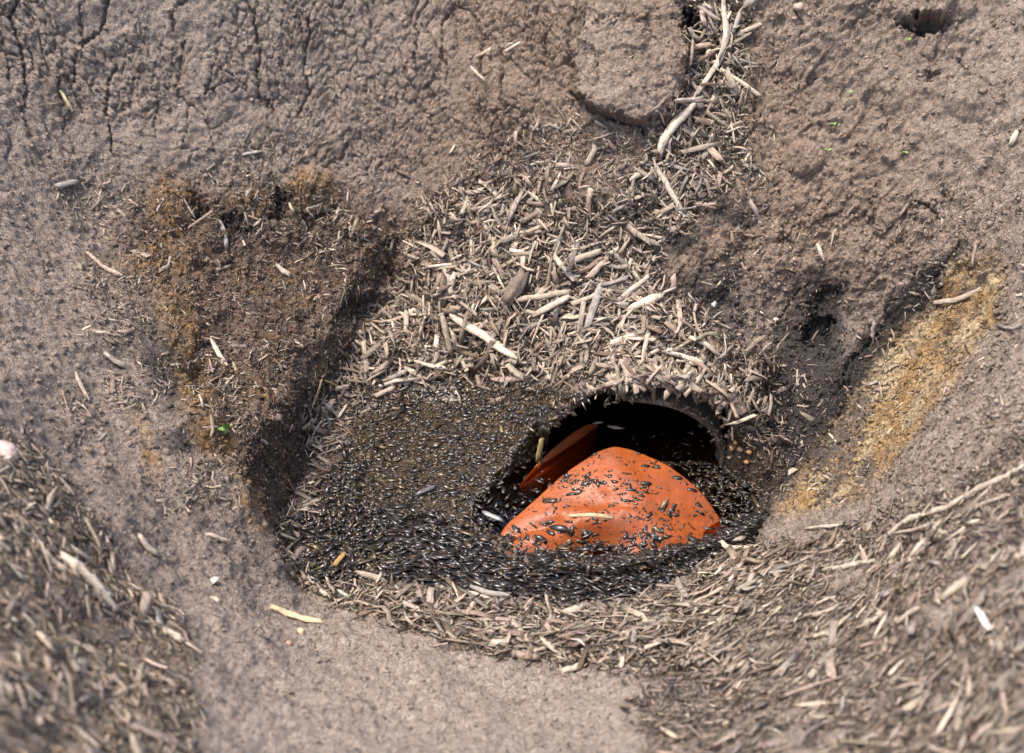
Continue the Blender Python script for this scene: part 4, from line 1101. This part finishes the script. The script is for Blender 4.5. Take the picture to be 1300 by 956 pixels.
# ------------------------------------------------------------------ stones
def stone(name, label, u, v, rpx, tone, squash=.75, group=None, sink=.2, seed=1, cat="stone"):
    p, n = hit(u, v); zc = (p - CAM) @ FWD; r = rpx * zc / FPX
    rr = np.random.default_rng(seed)
    import bmesh
    bm = bmesh.new(); bmesh.ops.create_icosphere(bm, subdivisions=2, radius=1.0)
    off = rr.uniform(0, 50); sc = rr.uniform(.75, 1.2, 3); sc[2] *= squash
    co = np.array([q.co for q in bm.verts]); k = 1 + .5 * fbm(co + off, 1.7, 3)
    co = co * k[:, None] * sc * r
    F = np.array([[q.index for q in f.verts] for f in bm.faces]); bm.free()
    me = np_mesh(name, co, F, True); set_col(me, "col", np.tile(np.array(tone), (len(co), 1)))
    o = obj(name, me, M_STONE, loc=p + n * r * squash * (.6 - sink)); o.rotation_euler = (rr.uniform(-.4, .4), rr.uniform(-.4, .4), rr.uniform(0, 6))
    tag(o, label, cat, group)
stone("stone", "white stone on the dark peat right of the heap", 910, 384, 5, (.48, .44, .39), seed=3)
stone("stone", "pinkish stone cut by the left border above the mound", 0, 578, 20, (.52, .38, .31), seed=5)
stone("stone", "white flat stone on the smooth left lip", 268, 741, 8, (.5, .46, .4), .45, seed=6)
stone("stone", "cream crumbly stone on the left lip beside the white flat one", 272, 762, 7, (.50, .40, .27), .4, seed=8)
stone("stone", "yellowish flat stone low on the left lip", 381, 803, 5, (.60, .46, .24), .4, seed=9)
stone("stone", "small orange brick crumb at the bottom of the left lip", 366, 818, 4, (.42, .21, .12), .5, seed=10)
stone("stone", "small pale stone on the wall below the white stone", 986, 405, 4, (.5, .46, .4), .6, seed=12)
stone("stone", "brown clod near the top right crack", 1014, 8, 7, (.36, .26, .19), .7, seed=13)
stick("splint", "long cream splinter of soft wood on the left lip", "wood chip", [(345,770),(372,783),(406,799)], 8, (.62, .49, .30), flat=.3)
peb = [(852,512),(858,520),(868,516),(876,527),(884,531),(890,541),(893,534),(900,545),(906,552),(912,546),(915,556),(921,563),(925,553),(930,560),(911,537),(934,566),(919,549),(940,572),(929,573),(944,561),(903,562),(951,576),(926,583),(938,586),(958,570),(965,582),(888,522),(948,590)]
ptone = [((.46, .24, .10), 'orange'), ((.40, .30, .2), 'tan'), ((.50, .32, .20), 'peach'), ((.30, .19, .1), 'rusty'), ((.36, .30, .25), 'greyish')]
plab = []
for k, (u, v) in enumerate(peb):
    tn, wd = ptone[k % 5 if k % 3 else 0]
    plab.append((f"{wd} pebble in the gravel edge, {near_mark(u, v)}", tn))
for k, (u, v) in enumerate(peb):
    q, tn = plab[k]; al = sorted([peb[j][0] for j in range(len(peb)) if plab[j][0] == q]); r_ = al.index(u); n_ = len(al)
    if n_ > 1: q = ('leftmost' if r_ == 0 else 'rightmost' if r_ == n_ - 1 else 'middle' if n_ == 3 else ('second', 'third', 'fourth', 'fifth', 'sixth', 'seventh', 'eighth')[r_ - 1] + ' from left') + ' ' + q
    stone("pebble", q, u, v, rng.uniform(1.8, 4.6), tuple(.7 * x for x in tn), .7, "pebbles along the gravel edge of the pipe mouth", .1, 40 + k, "pebble")

# ------------------------------------------------------------------ seedlings
def leaf_mesh(L, W, fold=.25):
    nseg = 8; V = []; F = []
    for i in range(nseg + 1):
        t = i / nseg; w = W * math.sin(math.pi * (t * .92 + .04)) ** .8
        for j, s in enumerate((-1, -.5, 0, .5, 1)):
            V.append((t * L, s * w, abs(s) * w * fold + .25 * L * t * (1 - t) - .12 * L * t * t))
    for i in range(nseg):
        for j in range(4): F.append((i * 5 + j, i * 5 + 5 + j, i * 5 + 6 + j, i * 5 + 1 + j))
    n = len(V); V += [(x, y, z - .0004) for x, y, z in V]
    F += [tuple(n + q for q in f[::-1]) for f in F]
    return np_mesh("leaf", V, F, True)
def seedling(u, v, size, label, leaves, group=None):
    p, n = hit(u, v); e = bpy.data.objects.new("seedling", None); COL.objects.link(e); e.location = p
    tag(e, label, "seedling", group)
    top = n * size * .55 + np.array([0, 0, size * .25])
    Vt, Ft, Gt = tube(np.array([-n * .004, top * .5, top]), np.full(3, size * .045), 6, 1, .05, int(u))
    o = obj("stem", np_mesh("stem", Vt, Ft, True), M_LEAF, e)
    for (yaw, pitch, L) in leaves:
        o = obj("leaf", leaf_mesh(size * L, size * L * .28), M_LEAF, e); o.location = top; o.rotation_euler = (0, -pitch, yaw)
seedling(283, 552, .024, "bright green seedling with an upright narrow leaf on the left shelf", [(-1.4, 1.25, 1.1), (-2.9, .5, .75), (.6, .9, .6)])
for u, v, lab in [(1153, 53, "tiny green seedling just under the burrow"), (1078, 119, "tiny green seedling in the middle of the upper right wall"), (1059, 158, "tiny pale seedling left of the ochre clod on the right wall"), (1049, 194, "tiny green seedling beside the brown knob of soil"), (1150, 196, "tiny green seedling above the lower right crack")]:
    seedling(u, v, .011, lab, [(.4 + rng.normal(0, .5), .35, .8), (3.3 + rng.normal(0, .5), .35, .8), (-1.5, .5, .6)], "tiny seedlings sprouting on the right wall")

single_out(DRY, 240, M_DRY, "wood_chip", "wood chip", "wood_chip_litter", "dry wood chips lying in drifts around the pit", "loose dry chips around the pit", desc_dry, CHIP_F)
single_out(WET, 110, M_WET, "wet_chip", "wood chip", "wet_chip_litter", "soaked dark wood flakes floating and matted in the pool", "soaked chips in the pool", desc_wet, FLK_F)
